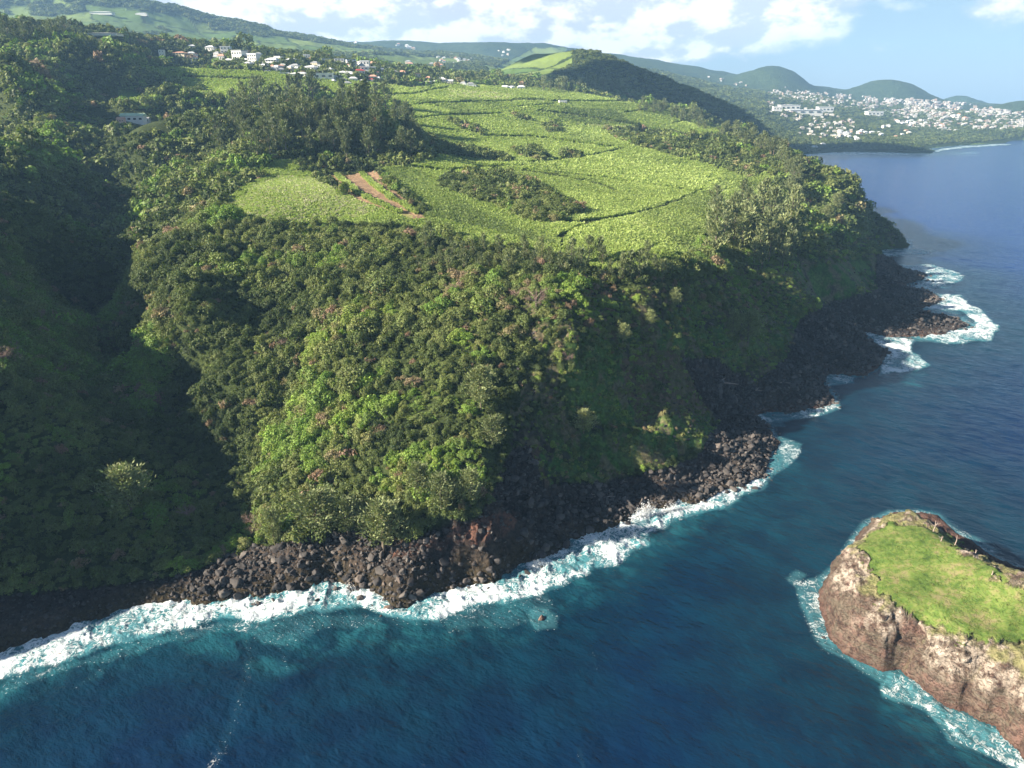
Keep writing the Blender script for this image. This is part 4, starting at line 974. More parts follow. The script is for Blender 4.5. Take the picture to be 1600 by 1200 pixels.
def plant_tree(x, y, z, s, tone, i):
    root = empty('broadleaf_tree', (x, y, z-.3), rng.uniform(0, 6.28), s/3.0)
    part('crown', BROAD[i % len(BROAD)], root, tone); part('trunk', TRK[i % 3], root); return root
for n_, i in enumerate(IND):
    x, y, z, s, tn, lw = FA[i]; u, v, _ = project(x, y, z+s); txt, grp = region_of(float(u), float(v))
    o = plant_tree(x, y, z, s, tn, n_); want_label(o, '%s %s tree' % (SIZEW(s), TONEW(tn)), 'tree', grp, float(u), float(v))
FR = np.concatenate([FA[rest]])
def rots(n): return rng.uniform(0, 6.28, n)
def sc3(F, base=3.0, flat=1.0):
    s = F[:, 3]/base; j = rng.uniform(.75, 1.35, len(s)); return np.stack([s*j, s/j, s*rng.uniform(.65, 1.5, len(s))*flat], 1)
scatter('forest_canopy', 'dense broadleaf wood and scrub over the slopes and ravine', BROAD, FR[:, :3]-[0, 0, .3], sc3(FR), rots(len(FR)), FR[:, 4], rng.integers(0, 6, len(FR)))
FR2 = np.concatenate([FB]); scatter('far_forest_canopy', 'broadleaf wood on the upper slopes and round the ravine head', BROAD_LO, FR2[:, :3]-[0, 0, .3], sc3(FR2), rots(len(FR2)), FR2[:, 4], rng.integers(0, 4, len(FR2)))
FR3 = FC; scatter('distant_forest_canopy', 'distant woodland beyond the plateau and village', BROAD_LO, FR3[:, :3]-[0, 0, .3], sc3(FR3), rots(len(FR3)), FR3[:, 4], rng.integers(0, 4, len(FR3)))
# undergrowth between the trees and creeping over the cliff
UG = forest_layer(2.3, 100, 420, 1.15); scatter('undergrowth', 'low scrub and creepers between the trees', BUSH, UG[:, :3]-[0, 0, .2], sc3(UG, 2.2), rots(len(UG)), UG[:, 4], rng.integers(0, 4, len(UG)))
# far woods: instanced crowns on the wooded parts beyond
X, Y = jgrid(-2600, 2600, 1200, 4200, 15, 1.0); r = np.hypot(X, Y)
m = (r > 1450) & (r < 4200) & (rng.random(len(X)) < np.clip(2600/r, 0, 1)**2); X, Y = X[m], Y[m]; Z = ground(X, Y)
ii = np.clip(np.searchsorted(_lr, np.log(np.hypot(X, Y)))-1, 0, len(_lr)-1); jj = np.clip(np.searchsorted(_la, np.arctan2(X, Y)), 0, len(_la)-1)
wf = wood_full.reshape(TX.shape)[ii, jj]
m = (wf > .5) & inframe(X, Y, Z) & (Z > 4) & (seen_by(X, Y, Z+12) > -12); X, Y, Z = X[m], Y[m], Z[m]
fu_, fv_, _ = project(X, Y, Z); town = in_poly(fu_, fv_, [(1190,138),(1480,152),(1620,165),(1620,205),(1500,206),(1330,222),(1250,215),(1200,190)])
m = ~town | (rng.random(len(X)) < .75); X, Y, Z, town = X[m], Y[m], Z[m], town[m]
s = rng.uniform(7, 12, len(X))*np.clip(np.hypot(X, Y)/2200, .8, 1.7)*np.where(town, .6, 1)
scatter('far_woods', 'woods along the far slopes, the piton and the bay shore', BROAD_LO, np.stack([X, Y, Z-1.0], 1), np.stack([s/3, s/3, s/3*.75], 1), rots(len(X)), .12+.3*rng.random(len(X))+.15*fbm(X, Y, 150, 3, 2), rng.integers(0, 4, len(X)))
print('far woods', len(X), 'undergrowth', len(UG), 'shrubs', len(SH))
# shrubs: individuals for those that show largest
ap = appear(SH); order = np.argsort(-ap); k_ = min(200, len(SH)); rest = np.ones(len(SH), bool); rest[order[:k_]] = False
for n_, i in enumerate(order[:k_]):
    x, y, z, s, tn, _ = SH[i]; u, v, _ = project(x, y, z); u = float(u); v = float(v)
    where = 'in the dark thicket mound in the middle of the cane plateau' if in_poly(np.array([u]), np.array([v]), SHRUB_PX[0])[0] else 'in the scrub belt crossing the far cane fields' if u > 940 else 'in a small thicket between the cane fields'
    o = empty('shrub', (x, y, z-.3), rng.uniform(0, 6), s/2.6); part('crown', BROAD_LO[n_ % 4] if s < 3 else BROAD[n_ % 6], o, tn)
    part('stem', TRK[n_ % 3], o); want_label(o, '%s %s shrub' % (SIZEW(s), TONEW(tn)), 'shrub', 'shrubs '+where, u, v)
F = SH[rest]; scatter('thicket', 'scrub thickets between the cane fields', BROAD_LO, F[:, :3]-[0, 0, .3], sc3(F, 2.6), rots(len(F)), F[:, 4], rng.integers(0, 4, len(F)))

# ---- sugar cane
def cane_layer(step, rmin, rmax, sc):
    X, Y = jgrid(-420, 620, 230, 1500, step, .9); X, Y, Z = try_points(X, Y, rmin, rmax, 2, -3)
    u, v, _ = project(X, Y, Z); k = classes(u, v, X, Y); ok = k['cane'] & ~k['gap'] & ~k['track'] & ~k['soil2'] & (~k['fresh'] | (rng.random(len(X)) < .2)) & ~k['blue']
    n1 = fbm(X, Y, 26, 4, 201); n3 = fbm(X, Y, 90, 3, 203); tone = .48+.16*n1-.12*sstep(n3, 0, .5)+rng.normal(0, .06, len(X))
    cx_ = np.floor((X*.8+Y*.6+fbm(X, Y, 120, 2, 9)*30)/75); cy_ = np.floor((-X*.6+Y*.8+fbm(X, Y, 120, 2, 19)*30)/120); tone = tone+(_h(cx_.astype(int), cy_.astype(int), 5)-.5)*.26; tone = np.where(k['dull'], tone-.24, tone); tone = np.where(k['pale'], tone+.24, tone)
    tone = np.where(k['pale'] & (rng.random(len(X)) < .25), 1.0, tone)
    h = sc*rng.uniform(.85, 1.35, len(X))*np.where(k['pale'], .75, 1)
    return np.stack([X, Y, Z, h, tone], 1)[ok]
CA = np.concatenate([cane_layer(1.1, 200, 560, .55), cane_layer(1.9, 560, 900, .85), cane_layer(3.3, 900, 1450, 1.3)])
print('cane', len(CA))
scatter('sugar_cane', 'bright green sugar cane covering the fields of the plateau', TUFT, CA[:, :3]-[0, 0, .1], np.stack([CA[:, 3], CA[:, 3], CA[:, 3]*np.clip(1.4/CA[:, 3], .7, 1.15)], 1), rots(len(CA)), np.clip(CA[:, 4], 0, 1), rng.integers(0, 4, len(CA)))

# field hedges, plus small dark bushes standing in for shade along cane gaps
hp = []
for pl in HEDGE+GAPS:
    for (u0, v0), (u1, v1) in zip(pl[:-1], pl[1:]):
        for k in range(int(math.hypot(u1-u0, v1-v0)/.8)):
            q = rng.random(); p = pick(u0+(u1-u0)*q+rng.normal()*1.2, v0+(v1-v0)*q+rng.normal()*.5)
            if p: hp.append((*p, rng.uniform(.7, 1.0 if any(pl is g for g in GAPS) else 2.4)*math.hypot(p[0], p[1])/700))
hp = np.array(hp); scatter('hedges_and_gap_shade', 'dark field hedges, and bushes standing in for shade in the cane gaps', BROAD_LO, hp[:, :3]-[0, 0, .2], hp[:, 3:4]/3*[[1.1, 1.1, 1.1]], rots(len(hp)), .1+.35*rng.random(len(hp)), rng.integers(0, 4, len(hp)))

# rock showing through the scrub of the sea cliff
X, Y = jgrid(-60, 420, 190, 640, 2.6, 1.0); X, Y, Z = try_points(X, Y, 200, 700, 1, -2); u, v, _ = project(X, Y, Z)
k = in_poly(u+fbm(X, Y, 20, 2, 8)*30, v, [(800,500),(1000,470),(1200,470),(1400,400),(1400,480),(1110,700),(900,780),(780,820),(800,640)]) & (fbm(X, Y, 22, 3, 64) > .05) & (rng.random(len(X)) < .6)
n = int(k.sum()); s_ = rng.uniform(1.0, 3.4, n)
scatter('cliff_rocks', 'dark rock ledges showing through the scrub of the sea cliff', ROCKS, np.stack([X[k], Y[k], Z[k]-s_*.15], 1), np.stack([s_*1.3, s_*.8, s_*.7], 1), rots(n), .05+.4*rng.random(n), rng.integers(0, 9, n), rng.uniform(-.5, .5, (n, 2)))
# ------------------------------------------------------------------ casuarinas
def place(u, v):
    p = pick(u, v); return p
CAS_ALL = []
def casu(u, v, hpx, tone, lab=None, grp=None, wide=1.0, thin=False):
    p = pick(u, v)
    if p is None: return
    d = math.sqrt(p[0]**2+p[1]**2+(p[2]-CAM_H)**2); h = hpx*d/FPX
    CAS_ALL.append((p, h, tone, lab, grp, wide, u, v))
rs = random.Random(5)
SPEC = [(205,800,78,.80,'bushy feathery tree alone in sunlight low in the dark ravine',1.6),(752,640,82,.72,'tall pale feathery tree rising from the middle of the green slope',1.25),(912,676,44,.98,'lone bright pale tree on the shaded sea cliff',1.7),
 (973,535,34,.86,'slim lone pale tree high on the shaded sea cliff',1.4),(1168,536,56,.80,'larger of two pale trees leaning out over the dark far cliff',1.6),(1145,524,42,.78,'smaller of two pale trees on the dark far cliff',1.3),
 (430,850,66,.72,'sparse wispy casuarina at the ravine mouth beside the boulders',1.0),(500,838,88,.62,'broad grey-green casuarina at the left foot of the headland',1.7),(545,835,70,.60,'casuarina behind the top of the boulder slope',1.4),
 (600,858,92,.70,'drooping casuarina hanging over the boulder slope at the headland foot',1.6),(690,800,74,.66,'casuarina above the red soil bank',1.4),(655,780,70,.62,'casuarina left of the rocky gully above the shore',1.3),(735,790,70,.70,'casuarina at the rocky corner of the headland foot',1.3),
 (770,700,62,.66,'pale casuarina at the right shoulder of the headland nose',1.4),(1015,510,30,.84,'small pale tree beside the slim lone tree on the sea cliff',1.2),(1052,480,34,.84,'small pale tree below the cane edge on the sea cliff',1.3),
 (1072,470,26,.82,'little pale tree right of the small pale tree on the cliff top',1.2),(1305,330,28,.75,'casuarina on the far cliff edge against the sea',1.3),(1290,345,24,.72,'small casuarina on the far cliff edge',1.3)]
for u, v, h, tn, lab, wd in SPEC: casu(u, v, h, tn, lab, None, wd)
G1 = 'casuarinas of the grove behind the ploughed plot'
gp = CASU[0]; n = 0
while n < 95:
    u = rs.uniform(335, 655); v = rs.uniform(160, 252)
    if in_poly(np.array([u]), np.array([v]), gp)[0]: casu(u, v, rs.uniform(30, 48), rs.uniform(.12, .6), None, G1, rs.uniform(.75, 1.2)); n += 1
G2 = 'casuarinas along the top of the sea cliff'
for i in range(34): u = 655+i*11.5+rs.uniform(-6, 6); casu(u, 392+.06*(u-700)+rs.uniform(2, 38), rs.uniform(30, 52), rs.uniform(.3, .75), None, G2, rs.uniform(.7, 1.1))
G3 = 'casuarinas on the cliff right of the last cane field'
for i in range(38): casu(rs.uniform(1105, 1245), rs.uniform(330, 425), rs.uniform(40, 66), rs.uniform(.35, .8), None, G3, rs.uniform(.8, 1.3))
G4 = 'casuarinas lining the far rim of the plateau'
rim = [(1000,163),(1050,176),(1100,192),(1150,212),(1200,232),(1240,258),(1250,285),(1230,320)]
for i in range(66):
    f = rs.random()*(len(rim)-1); k = int(f); q = f-k; u = rim[k][0]*(1-q)+rim[k+1][0]*q+rs.uniform(-14, 5); v = rim[k][1]*(1-q)+rim[k+1][1]*q+rs.uniform(1, 13)
    casu(u, v, 13+14*(u-1000)/250+rs.uniform(-3, 5), rs.uniform(.3, .7), None, G4, rs.uniform(.9, 1.3))
G5 = 'casuarinas in the row before the dark hill'
for i in range(22): casu(845+rs.uniform(0, 22)+i*6, 142+rs.uniform(-1, 3)+.05*i, rs.uniform(12, 26), rs.uniform(.3, .8), None, G5, rs.uniform(.8, 1.2))
G6 = 'casuarinas on the high ridge at upper left'
for i in range(30): casu(rs.uniform(0, 112), rs.uniform(55, 72), rs.uniform(18, 30), rs.uniform(.1, .45), None, G6, rs.uniform(.9, 1.2))
G7 = 'casuarinas below the cliff top on the green slope'
print('casuarinas', len(CAS_ALL))
for i, (p, h, tn, lab, grp, wd, u, v) in enumerate(CAS_ALL[:300]):
    o = empty('casuarina_tree', (p[0], p[1], p[2]-.3), rs.uniform(0, 6.28), (h/10*wd, h/10*wd, h/10.5))
    part('crown', CAS_HI[i % 3] if lab else CAS[i % len(CAS)], o, tn); part('trunk', CTRK[i % 3], o)
    if lab: tag(o, lab, 'tree')
    else: want_label(o, 'casuarina tree' if tn > .4 else 'dark casuarina tree', 'tree', grp, u, v-h/2)
# ------------------------------------------------------------------ dead trees and driftwood
for u, v, hpx, lab in [(712,462,26,'round pinkish dead tree at the top of the green slope'),(768,474,17,'smaller brown dead tree beside the pinkish dead tree'),(838,484,36,'tall bare dead tree at the edge of the shaded cliff'),(890,568,20,'thin bleached dead tree on the shaded cliff'),
   (62,505,20,'flat-topped bleached bare tree on the dark ravine side'),(26,562,24,'grey bare tree near the left edge of the ravine side'),(4,580,34,'pale dead tree at the left edge of the picture'),(292,812,24,'small leafless tree low on the shaded ravine bank'),(405,835,34,'grey leafless tree by the wispy casuarina'),
   (440,545,18,'leafless pinkish tree on the left of the green slope'),(805,470,20,'brown leafless tree left of the tall bare tree'),(755,490,18,'brown bare tree just under the brown dead tree')]:
    p = pick(u, v)
    if p is None: print('no pick', lab); continue
    d = math.sqrt(p[0]**2+p[1]**2+(p[2]-CAM_H)**2); h = hpx*d/FPX; L_, T_m = dead_tree_meshes(h, .02*h+.05)
    o = empty('dead_tree', (p[0], p[1], p[2]), rs.uniform(0, 6)); part('limbs', L_, o); part('twigs', T_m, o); tag(o, lab, 'dead tree')
def log_mesh(name, L, r_):
    a = [(0,0,0),(L*.4,L*.05,r_*.5),(L,0,0)]; return tubes_mesh(name, [(a, [r_, r_*.8, r_*.3]), ([(L*.35, 0, r_*.4), (L*.5, L*.2, r_*2), (L*.6, L*.33, r_*2.4)], [r_*.5, r_*.35, r_*.12]), ([(L*.55, 0, r_*.3), (L*.66, -L*.16, r_*2)], [r_*.4, r_*.1])], M_barkd)
for u, v, wpx, lab in [(1130,600,44,'long bleached driftwood log on the dark boulders under the cliff'),(1185,612,30,'forked bleached log lying on black rock behind the inlet'),(955,778,14,'short pale driftwood log among the shaded boulders'),(975,755,12,'small driftwood branch above the surf splash'),(1225,600,18,'bleached branch on the black rock behind the spur'),(925,775,10,'thin curved driftwood among the shaded boulders')]:
    p = pick(u, v); d = math.hypot(p[0], p[1]); L = wpx*d*1.05/FPX
    o = bpy.data.objects.new('driftwood_log', log_mesh('driftwood_log', L, .035*L+.08)); link(o); o.location = (p[0]-L/2, p[1], p[2]+.5); o.rotation_euler = (0, 0, rs.uniform(-.3, .3)); tag(o, lab, 'driftwood')
def stump(x, y, h, forks, lab):
    z = float(islet_z(x, y)[0]); L = [([(0, 0, -.4), (.1*h, .04*h, h*.5), (.05*h, .1*h, h)], [.16, .12, .06])]
    for k in range(forks):
        a = k*2.2+.6; f = .3+.2*k; L.append(([(.08*h, .03*h, h*f), (math.cos(a)*h*.35, math.sin(a)*h*.35, h*(f+.25)), (math.cos(a)*h*.5, math.sin(a)*h*.5, h*(f+.45))], [.1, .07, .03]))
    o = bpy.data.objects.new('dead_stump', tubes_mesh('dead_stump', L, M_barkd)); link(o); o.location = (x, y, z); tag(o, lab, 'dead stump')
def isl_pick(u, v):
    x, y, d = ray(u, v)
    for k in range(900):
        t_ = 140+k*.12; X, Y, Z = x*t_, y*t_, CAM_H+d*t_
        if 78 < X < 221 and 88 < Y < 209 and float(islet_z(X, Y)[0]) >= Z: return X, Y
    return None
for u, v, h, f, lab in [(1458,830,3.2,3,'forked white dead stump on the crest of the rocky islet'),(1492,851,2.6,0,'straight bleached stump on the shaded back of the islet'),(1470,846,1.6,2,'low pale stump between the two taller islet stumps'),(1523,867,1.5,1,'small dead stump farthest right on the islet crest'),(1549,900,1.2,1,'tiny dead stump on the dry rim of the islet')]:
    q = isl_pick(u, v)
    if q: stump(q[0], q[1], h, f, lab)
# low bushes on the islet turf
BG = []
for i in range(1500):
    u = rs.uniform(1340, 1600); v = rs.uniform(805, 1010); q = isl_pick(u, v) if i < 420 else None
    if q is None: continue
    BG.append((q[0], q[1], float(islet_z(*q)[0]), rs.uniform(.35, .9)))
BG = np.array(BG); uu, vv, _ = project(BG[:, 0], BG[:, 1], BG[:, 2]); keep = in_poly(uu, vv, GRASS_I) & (fbm(BG[:, 0], BG[:, 1], 7, 2, 3) > -.1); keep |= (rng.random(len(BG)) < .35) & (BG[:, 2] > 13)
BG = BG[keep]
scatter('islet_ground_cover', 'tufts and creepers over the turf of the islet', BUSH, BG[:, :3]-[0, 0, .15], np.stack([BG[:, 3]*.26, BG[:, 3]*.26, BG[:, 3]*.13], 1), rots(len(BG)), .42+.2*rng.random(len(BG)), rng.integers(0, 4, len(BG)))

# ------------------------------------------------------------------ boulders
def rock_layer(step, dmin, dmax, ext=(-260, 420, 110, 700), inwater=0):
    X, Y = jgrid(*ext, step, .95); r = np.hypot(X, Y); m = (r > 120) & (r < 700); X, Y = X[m], Y[m]
    sd = land_sd(X, Y); Z = ground(X, Y); u, v, _ = project(X, Y, np.maximum(Z, 0)); k = classes(u, v, X, Y)
    ok = ((k['rock'] & (sd > -1)) | ((sd > -inwater) & (sd <= 3))) & inframe(X, Y, Z, 60, 60) & (seen_by(X, Y, np.maximum(Z, 0)+1.5) > -1.5)
    X, Y, Z, sd, u, v = X[ok], Y[ok], Z[ok], sd[ok], u[ok], v[ok]; n = len(X)
    cliff = in_poly(u, v, [(680,800),(820,790),(815,880),(770,900),(690,880)]) | in_poly(u, v, [(1290,450),(1440,470),(1520,500),(1440,525),(1330,500)])
    cobble = in_poly(u, v, [(-100,860),(230,880),(300,905),(250,960),(-100,1060)])
    s = dmin+(dmax-dmin)*rng.random(n)**2.2; s = np.where(cobble, s*.5, s); s = np.where(cliff & (rng.random(n) < .6), 0, s)
    s = s*np.where(sd < 0, .75, 1); s = np.where((sd < .5) & (rng.random(n) > .33), 0, s)
    pink = sstep(np.hypot(X, Y), 185, 260)*(1-sstep(sd, 2, 12)); tone = np.where(u < 790, .20, .14)+.24*rng.random(n)+.16*fbm(X, Y, 20, 3, 9)+pink*.16*(rng.random(n) < .7)  # base tone lifted on the sunlit beach, its light put into the colour
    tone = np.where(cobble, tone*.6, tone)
    return np.stack([X, Y, np.maximum(Z, -.25)+s*.12, s, np.clip(tone, 0, 1), u, v, sd], 1)[s > .25]
RB = np.concatenate([rock_layer(2.0, 1.4, 4.4, inwater=3.5), rock_layer(1.15, .6, 1.9)])
ap = appear(RB[:, :4]); order = np.argsort(-ap); IDX = order[:290]; rest = np.ones(len(RB), bool); rest[IDX] = False
print('boulders', len(RB))
def rock_word(s): return 'huge' if s > 3.4 else 'large' if s > 2.7 else 'medium'
for n_, i in enumerate(IDX):
    x, y, z, s, tn, u, v, sd = RB[i]
    o = bpy.data.objects.new('boulder', ROCKS[n_ % 9]); link(o); o.location = (x, y, z); o.scale = (s, s*rng.uniform(.8, 1.1), s*rng.uniform(.75, 1.1)); o.rotation_euler = (rng.uniform(-.5, .5), rng.uniform(-.5, .5), rng.uniform(0, 6.28)); o['tone'] = float(tn)
    tw = 'near-black' if tn < .25 else 'dark grey' if tn < .45 else 'brown grey' if tn < .65 else 'pinkish'
    g = 'boulders standing in the surf' if sd < 1 else 'boulders on the sunlit beach below the headland' if u < 780 else 'boulders along the shore below the sea cliff'
    want_label(o, '%s %s boulder' % (rock_word(s), tw), 'boulder', g, float(u), float(v))
F = RB[rest]; n = len(F)
scatter('boulder_field', 'jumble of smaller dark boulders and cobbles along the shore', ROCKS, F[:, :3], np.stack([F[:, 3], F[:, 3]*rng.uniform(.75, 1.1, n), F[:, 3]*rng.uniform(.7, 1.1, n)], 1), rots(n), F[:, 4], rng.integers(0, 9, n), rng.uniform(-.5, .5, (n, 2)))
# isolated rocks awash
for (u, v, s, lab) in [(846,966,2.4,'lone pinkish rock awash in foam off the headland'),(94,1024,2.6,'brown rock breaking the surf off the dark beach'),(108,1008,1.2,'small dark rock inshore of the brown surf rock'),(1287,997,1.4,'small rock awash at the tip of the islet'),(497,938,2.0,'dark rock in the foam below the boulder beach'),(607,950,3.2,'pinkish rock at the very tip of the headland foot'),(1395,402,7,'low black rock in the far cove'),(1455,440,5,'black rock at the end of the far ledge')]:
    x, y, _ = at_z(u, v); o = bpy.data.objects.new('surf_rock', ROCKS[int(s*3) % 9]); link(o); o.location = (x, y, .1); o.scale = (s*1.2, s, s*.62); o['tone'] = .72 if 'pink' in lab or 'brown' in lab else .3; o.rotation_euler = (.1, .1, u); tag(o, lab, 'rock')
# ------------------------------------------------------------------ sea spray of the breaking wave
M_spray, t, b = new_mat('spray', (.92,.94,.94), .6, .2)
def spray(u, v, w, h, n, lab):
    x, y, _ = at_z(u, v); P_ = []; f = rng.random((n, 3)); a = rng.normal(size=n)*.45
    px = a*w*.5*(1-.3*f[:, 2]); pz = h*f[:, 2]**1.7*np.exp(-(a*1.2)**2)*(.7+.5*np.sin(a*9)**2); py = rng.normal(size=n)*.5
    P_ = np.stack([px, py, pz], 1); N_ = unit(rng.normal(size=(n, 3))); sz = (.55-.38*f[:, 2])*rng.uniform(.5, 1.2, n)
    me = quads_mesh('sea_spray', np.concatenate([cards(P_, N_, sz), cards(P_, unit(rng.normal(size=(n, 3))), sz)]), M_spray)
    o = link(bpy.data.objects.new('sea_spray', me)); o.location = (x, y, .3); o.rotation_euler = (0, 0, .3); tag(o, lab, None, None, 'stuff')
spray(1008, 808, 15, 5.5, 1500, 'white spray thrown up where the swell hits the boulders'); spray(1050, 800, 12, 3.5, 700, 'lower spray right of the tall splash'); spray(838, 886, 10, 2.2, 400, 'spray over the rocks below the shaded boulders'); spray(545, 925, 8, 2.2, 300, 'spray in the notch of the boulder beach')

# ------------------------------------------------------------------ houses
M_white, t, b = new_mat('white_render', (.80,.78,.74), .85, .2)
M_win, t, b = new_mat('dark_window', (.04,.05,.06), .2, .5)
def wallmat(name, c): m, t, b = new_mat(name, c, .85, .2); return m
WALLS = {'white': M_white, 'cream': wallmat('cream_render', (.72,.62,.46)), 'pink': wallmat('pink_render', (.70,.45,.38)), 'grey': wallmat('grey_render', (.45,.45,.45))}
ROOFS = {'white': wallmat('white_sheet_roof', (.72,.73,.74)), 'red': wallmat('red_sheet_roof', (.42,.075,.07)), 'peach': wallmat('peach_roof', (.60,.33,.24)), 'grey': wallmat('grey_roof', (.34,.35,.36)), 'green': wallmat('pale_green_roof', (.52,.66,.46)), 'blue': wallmat('blue_grey_roof', (.30,.36,.44))}
import bmesh
def box_me(name, x0, x1, y0, y1, z0, z1, mat):
    me = bpy.data.meshes.new(name); V = [(x, y, z) for x in (x0, x1) for y in (y0, y1) for z in (z0, z1)]
    me.from_pydata(V, [], [(0,1,3,2),(4,6,7,5),(0,4,5,1),(2,3,7,6),(0,2,6,4),(1,5,7,3)]); me.materials.append(mat); return me
WALL_ME = {k: box_me('wall', -.5, .5, -.5, .5, -.5, 1, m) for k, m in WALLS.items()}
def roof_me(kind, mat):
    me = bpy.data.meshes.new('roof')
    if kind == 'hip': V = [(-.56,-.58,1.002),(.56,-.58,1.002),(.56,.58,1.002),(-.56,.58,1.002),(-.22,0,1.5),(.22,0,1.5)]; F = [(0,3,2,1),(0,1,5,4),(1,2,5),(2,3,4,5),(3,0,4)]
    elif kind == 'gable': V = [(-.54,-.58,1.002),(.54,-.58,1.002),(.54,.58,1.002),(-.54,.58,1.002),(-.54,0,1.42),(.54,0,1.42)]; F = [(0,3,2,1),(0,1,5,4),(1,2,5),(2,3,4,5),(3,0,4)]
    else:
        V = [(x, y, z) for x in (-.53, .53) for y in (-.53, .53) for z in (1.002, 1.10)]; F = [(0,1,3,2),(4,6,7,5),(0,4,5,1),(2,3,7,6),(0,2,6,4),(1,5,7,3)]
    me.from_pydata(V, [], F); me.materials.append(mat); return me
ROOF_ME = {(k, c): roof_me(k, m) for k in ('hip', 'gable', 'flat') for c, m in ROOFS.items()}
WIN_ME = box_me('window', -.06, .06, -.02, .02, -.14, .14, M_win); DOOR_ME = box_me('door', -.05, .05, -.02, .02, -.2, .2, M_win)
HN = 0
def house(u, v, w, h, wall='white', roof='white', kind='hip', lab=None, cat='house', grp='houses of the village', ang=None, depth=.8, storeys=1):
    global HN
    p = pick(u, v)
    if p is None: return None
    d = math.sqrt(p[0]**2+p[1]**2+(p[2]-CAM_H)**2); W_ = w*d/FPX; H_ = h*d/FPX; HN += 1
    if kind != 'flat': H_ *= .72
    ang = rs.uniform(-.45, .45) if ang is None else ang
    o = empty('house', (p[0], p[1], p[2]), ang, (W_, W_*depth, H_))
    part('wall', WALL_ME[wall], o); part('roof', ROOF_ME[(kind, roof)], o)
    nw = 4 if w > 13 else 3 if w > 7 else 2
    if w > 3.5 and cat != 'greenhouse':
        for st in range(storeys):
            for k in range(nw):
                q = part('window', WIN_ME, o); q.location = (-.5+(k+.5)/nw, -.503, (st+.55)/storeys); q.scale = (1, 1, 1/storeys**.5)
            q = part('window', WIN_ME, o); q.location = (-.503, .05, (st+.55)/storeys); q.rotation_euler = (0, 0, math.pi/2); q.scale = (1, 1, 1/storeys**.5)
    if lab: tag(o, lab, cat)
    else: want_label(o, '%s-walled house with %s roof' % (wall, roof) if not (wall == 'white' and roof == 'white') else 'all-white house', cat, grp, u, v)
    return o
house(210,191,28,11,'white','green','gable','long white house with pale green roof on the ridge over the ravine',ang=.12,depth=.5)
house(229,192,9,7,'grey','grey','gable','small grey shed right of the white house over the ravine',ang=.1)
house(190,192,9,7,'pink','peach','gable','small reddish annexe left of the white house over the ravine',ang=.1)
V = [(330,80,13,7,'white','white','hip',1),(354,84,15,9,'white','white','flat',2),(376,95,19,13,'white','grey','flat',2),(399,100,17,13,'white','white','flat',3),(405,90,10,6,'white','white','hip',1),(360,100,16,7,'white','white','hip',1),(346,103,9,6,'cream','white','hip',1),(340,88,9,6,'white','grey','hip',1),
 (300,76,10,5,'grey','white','hip',1),(317,74,9,5,'white','grey','hip',1),(283,87,18,5,'peach' if 0 else 'cream','peach','hip',1),(216,83,13,5,'cream','peach','hip',1),(230,85,10,4,'white','white','hip',1),(254,88,8,8,'white','grey','flat',2),(190,75,12,4,'white','white','hip',1),(294,92,9,6,'pink','peach','hip',1),(120,66,18,4,'white','white','flat',1),
 (427,101,19,9,'white','white','hip',2),(436,95,12,6,'white','grey','flat',1),(457,99,16,7,'cream','white','hip',1),(480,95,10,8,'white','white','flat',2),(487,112,25,8,'white','white','hip',2),(462,108,14,7,'white','grey','hip',1),(510,100,15,7,'white','grey','flat',2),(531,101,15,8,'white','grey','flat',2),(549,104,15,9,'white','blue','flat',2),(561,104,12,7,'white','grey','flat',2),
 (571,108,15,11,'white','white','flat',2),(584,106,12,9,'white','peach','hip',2),(576,115,24,9,'white','white','flat',2),(562,116,15,7,'white','red','hip',1),(541,119,26,7,'white','white','hip',1),(524,121,14,5,'white','white','hip',1),(501,124,42,8,'white','white','flat',1),(470,121,28,7,'white','white','hip',1),(444,118,17,4,'white','white','flat',1),
 (587,119,11,8,'white','peach','hip',1),(607,112,12,6,'cream','grey','hip',1),(616,117,12,6,'cream','grey','hip',1),(630,118,13,7,'white','cream' if 0 else 'peach','hip',1),(651,125,13,9,'cream','peach','flat',2),(651,131,15,6,'white','red','hip',1),(669,132,10,5,'white','white','gable',1),(690,131,14,9,'cream','white','hip',2),(702,133,13,8,'cream','white','gable',1),
 (735,137,21,4,'white','white','flat',1),(789,140,9,6,'white','white','gable',1),(797,141,9,6,'white','white','gable',1),(814,141,13,7,'white','white','hip',1),(552,128,13,7,'white','white','hip',1),(543,134,12,6,'white','grey','hip',1),(521,130,10,5,'grey','white','hip',1),(583,125,14,7,'white','peach','hip',1),(580,128,10,5,'white','red','hip',1),
 (585,138,14,4,'white','white','flat',1),(603,124,13,6,'cream','grey','hip',1),(566,130,9,5,'white','white','hip',1),(534,127,9,5,'pink','white','hip',1),(454,110,9,6,'cream','white','hip',1),(497,117,14,6,'white','grey','hip',1),(515,113,13,6,'white','white','hip',1),(530,111,11,6,'cream','white','hip',1),(547,113,11,6,'white','grey','hip',1),(596,113,10,6,'white','white','hip',1),
 (413,107,14,6,'white','white','hip',1),(433,109,11,6,'grey','white','hip',1),(474,103,10,5,'white','grey','hip',1),(493,103,12,6,'cream','grey','hip',1),(388,104,14,6,'white','white','hip',1),(419,114,10,4,'white','grey','hip',1)]
for u, v, w, h, wl, rf, kd, st in V: house(u, v, w*.85, h*.9, wl, rf, kd, None, storeys=st)
house(879,163,11,5,'white','white','flat','small white house alone in the far cane fields',ang=.1); house(846,161,5,3,'white','white','gable','tiny white shed left of the lone white field house',ang=0)
for u, v, w, lab in [(150,55,74,'long white greenhouse on the upper left ridge'),(829,121,46,'long white greenhouse below the hill'),(160,22,34,'white greenhouse high on the far left slope'),(222,24,18,'small white greenhouse on the far left slope')]:
    house(u, v, w*.8, 2.6, 'white', 'white', 'hip', lab, 'greenhouse', None, ang=.0, depth=.3)
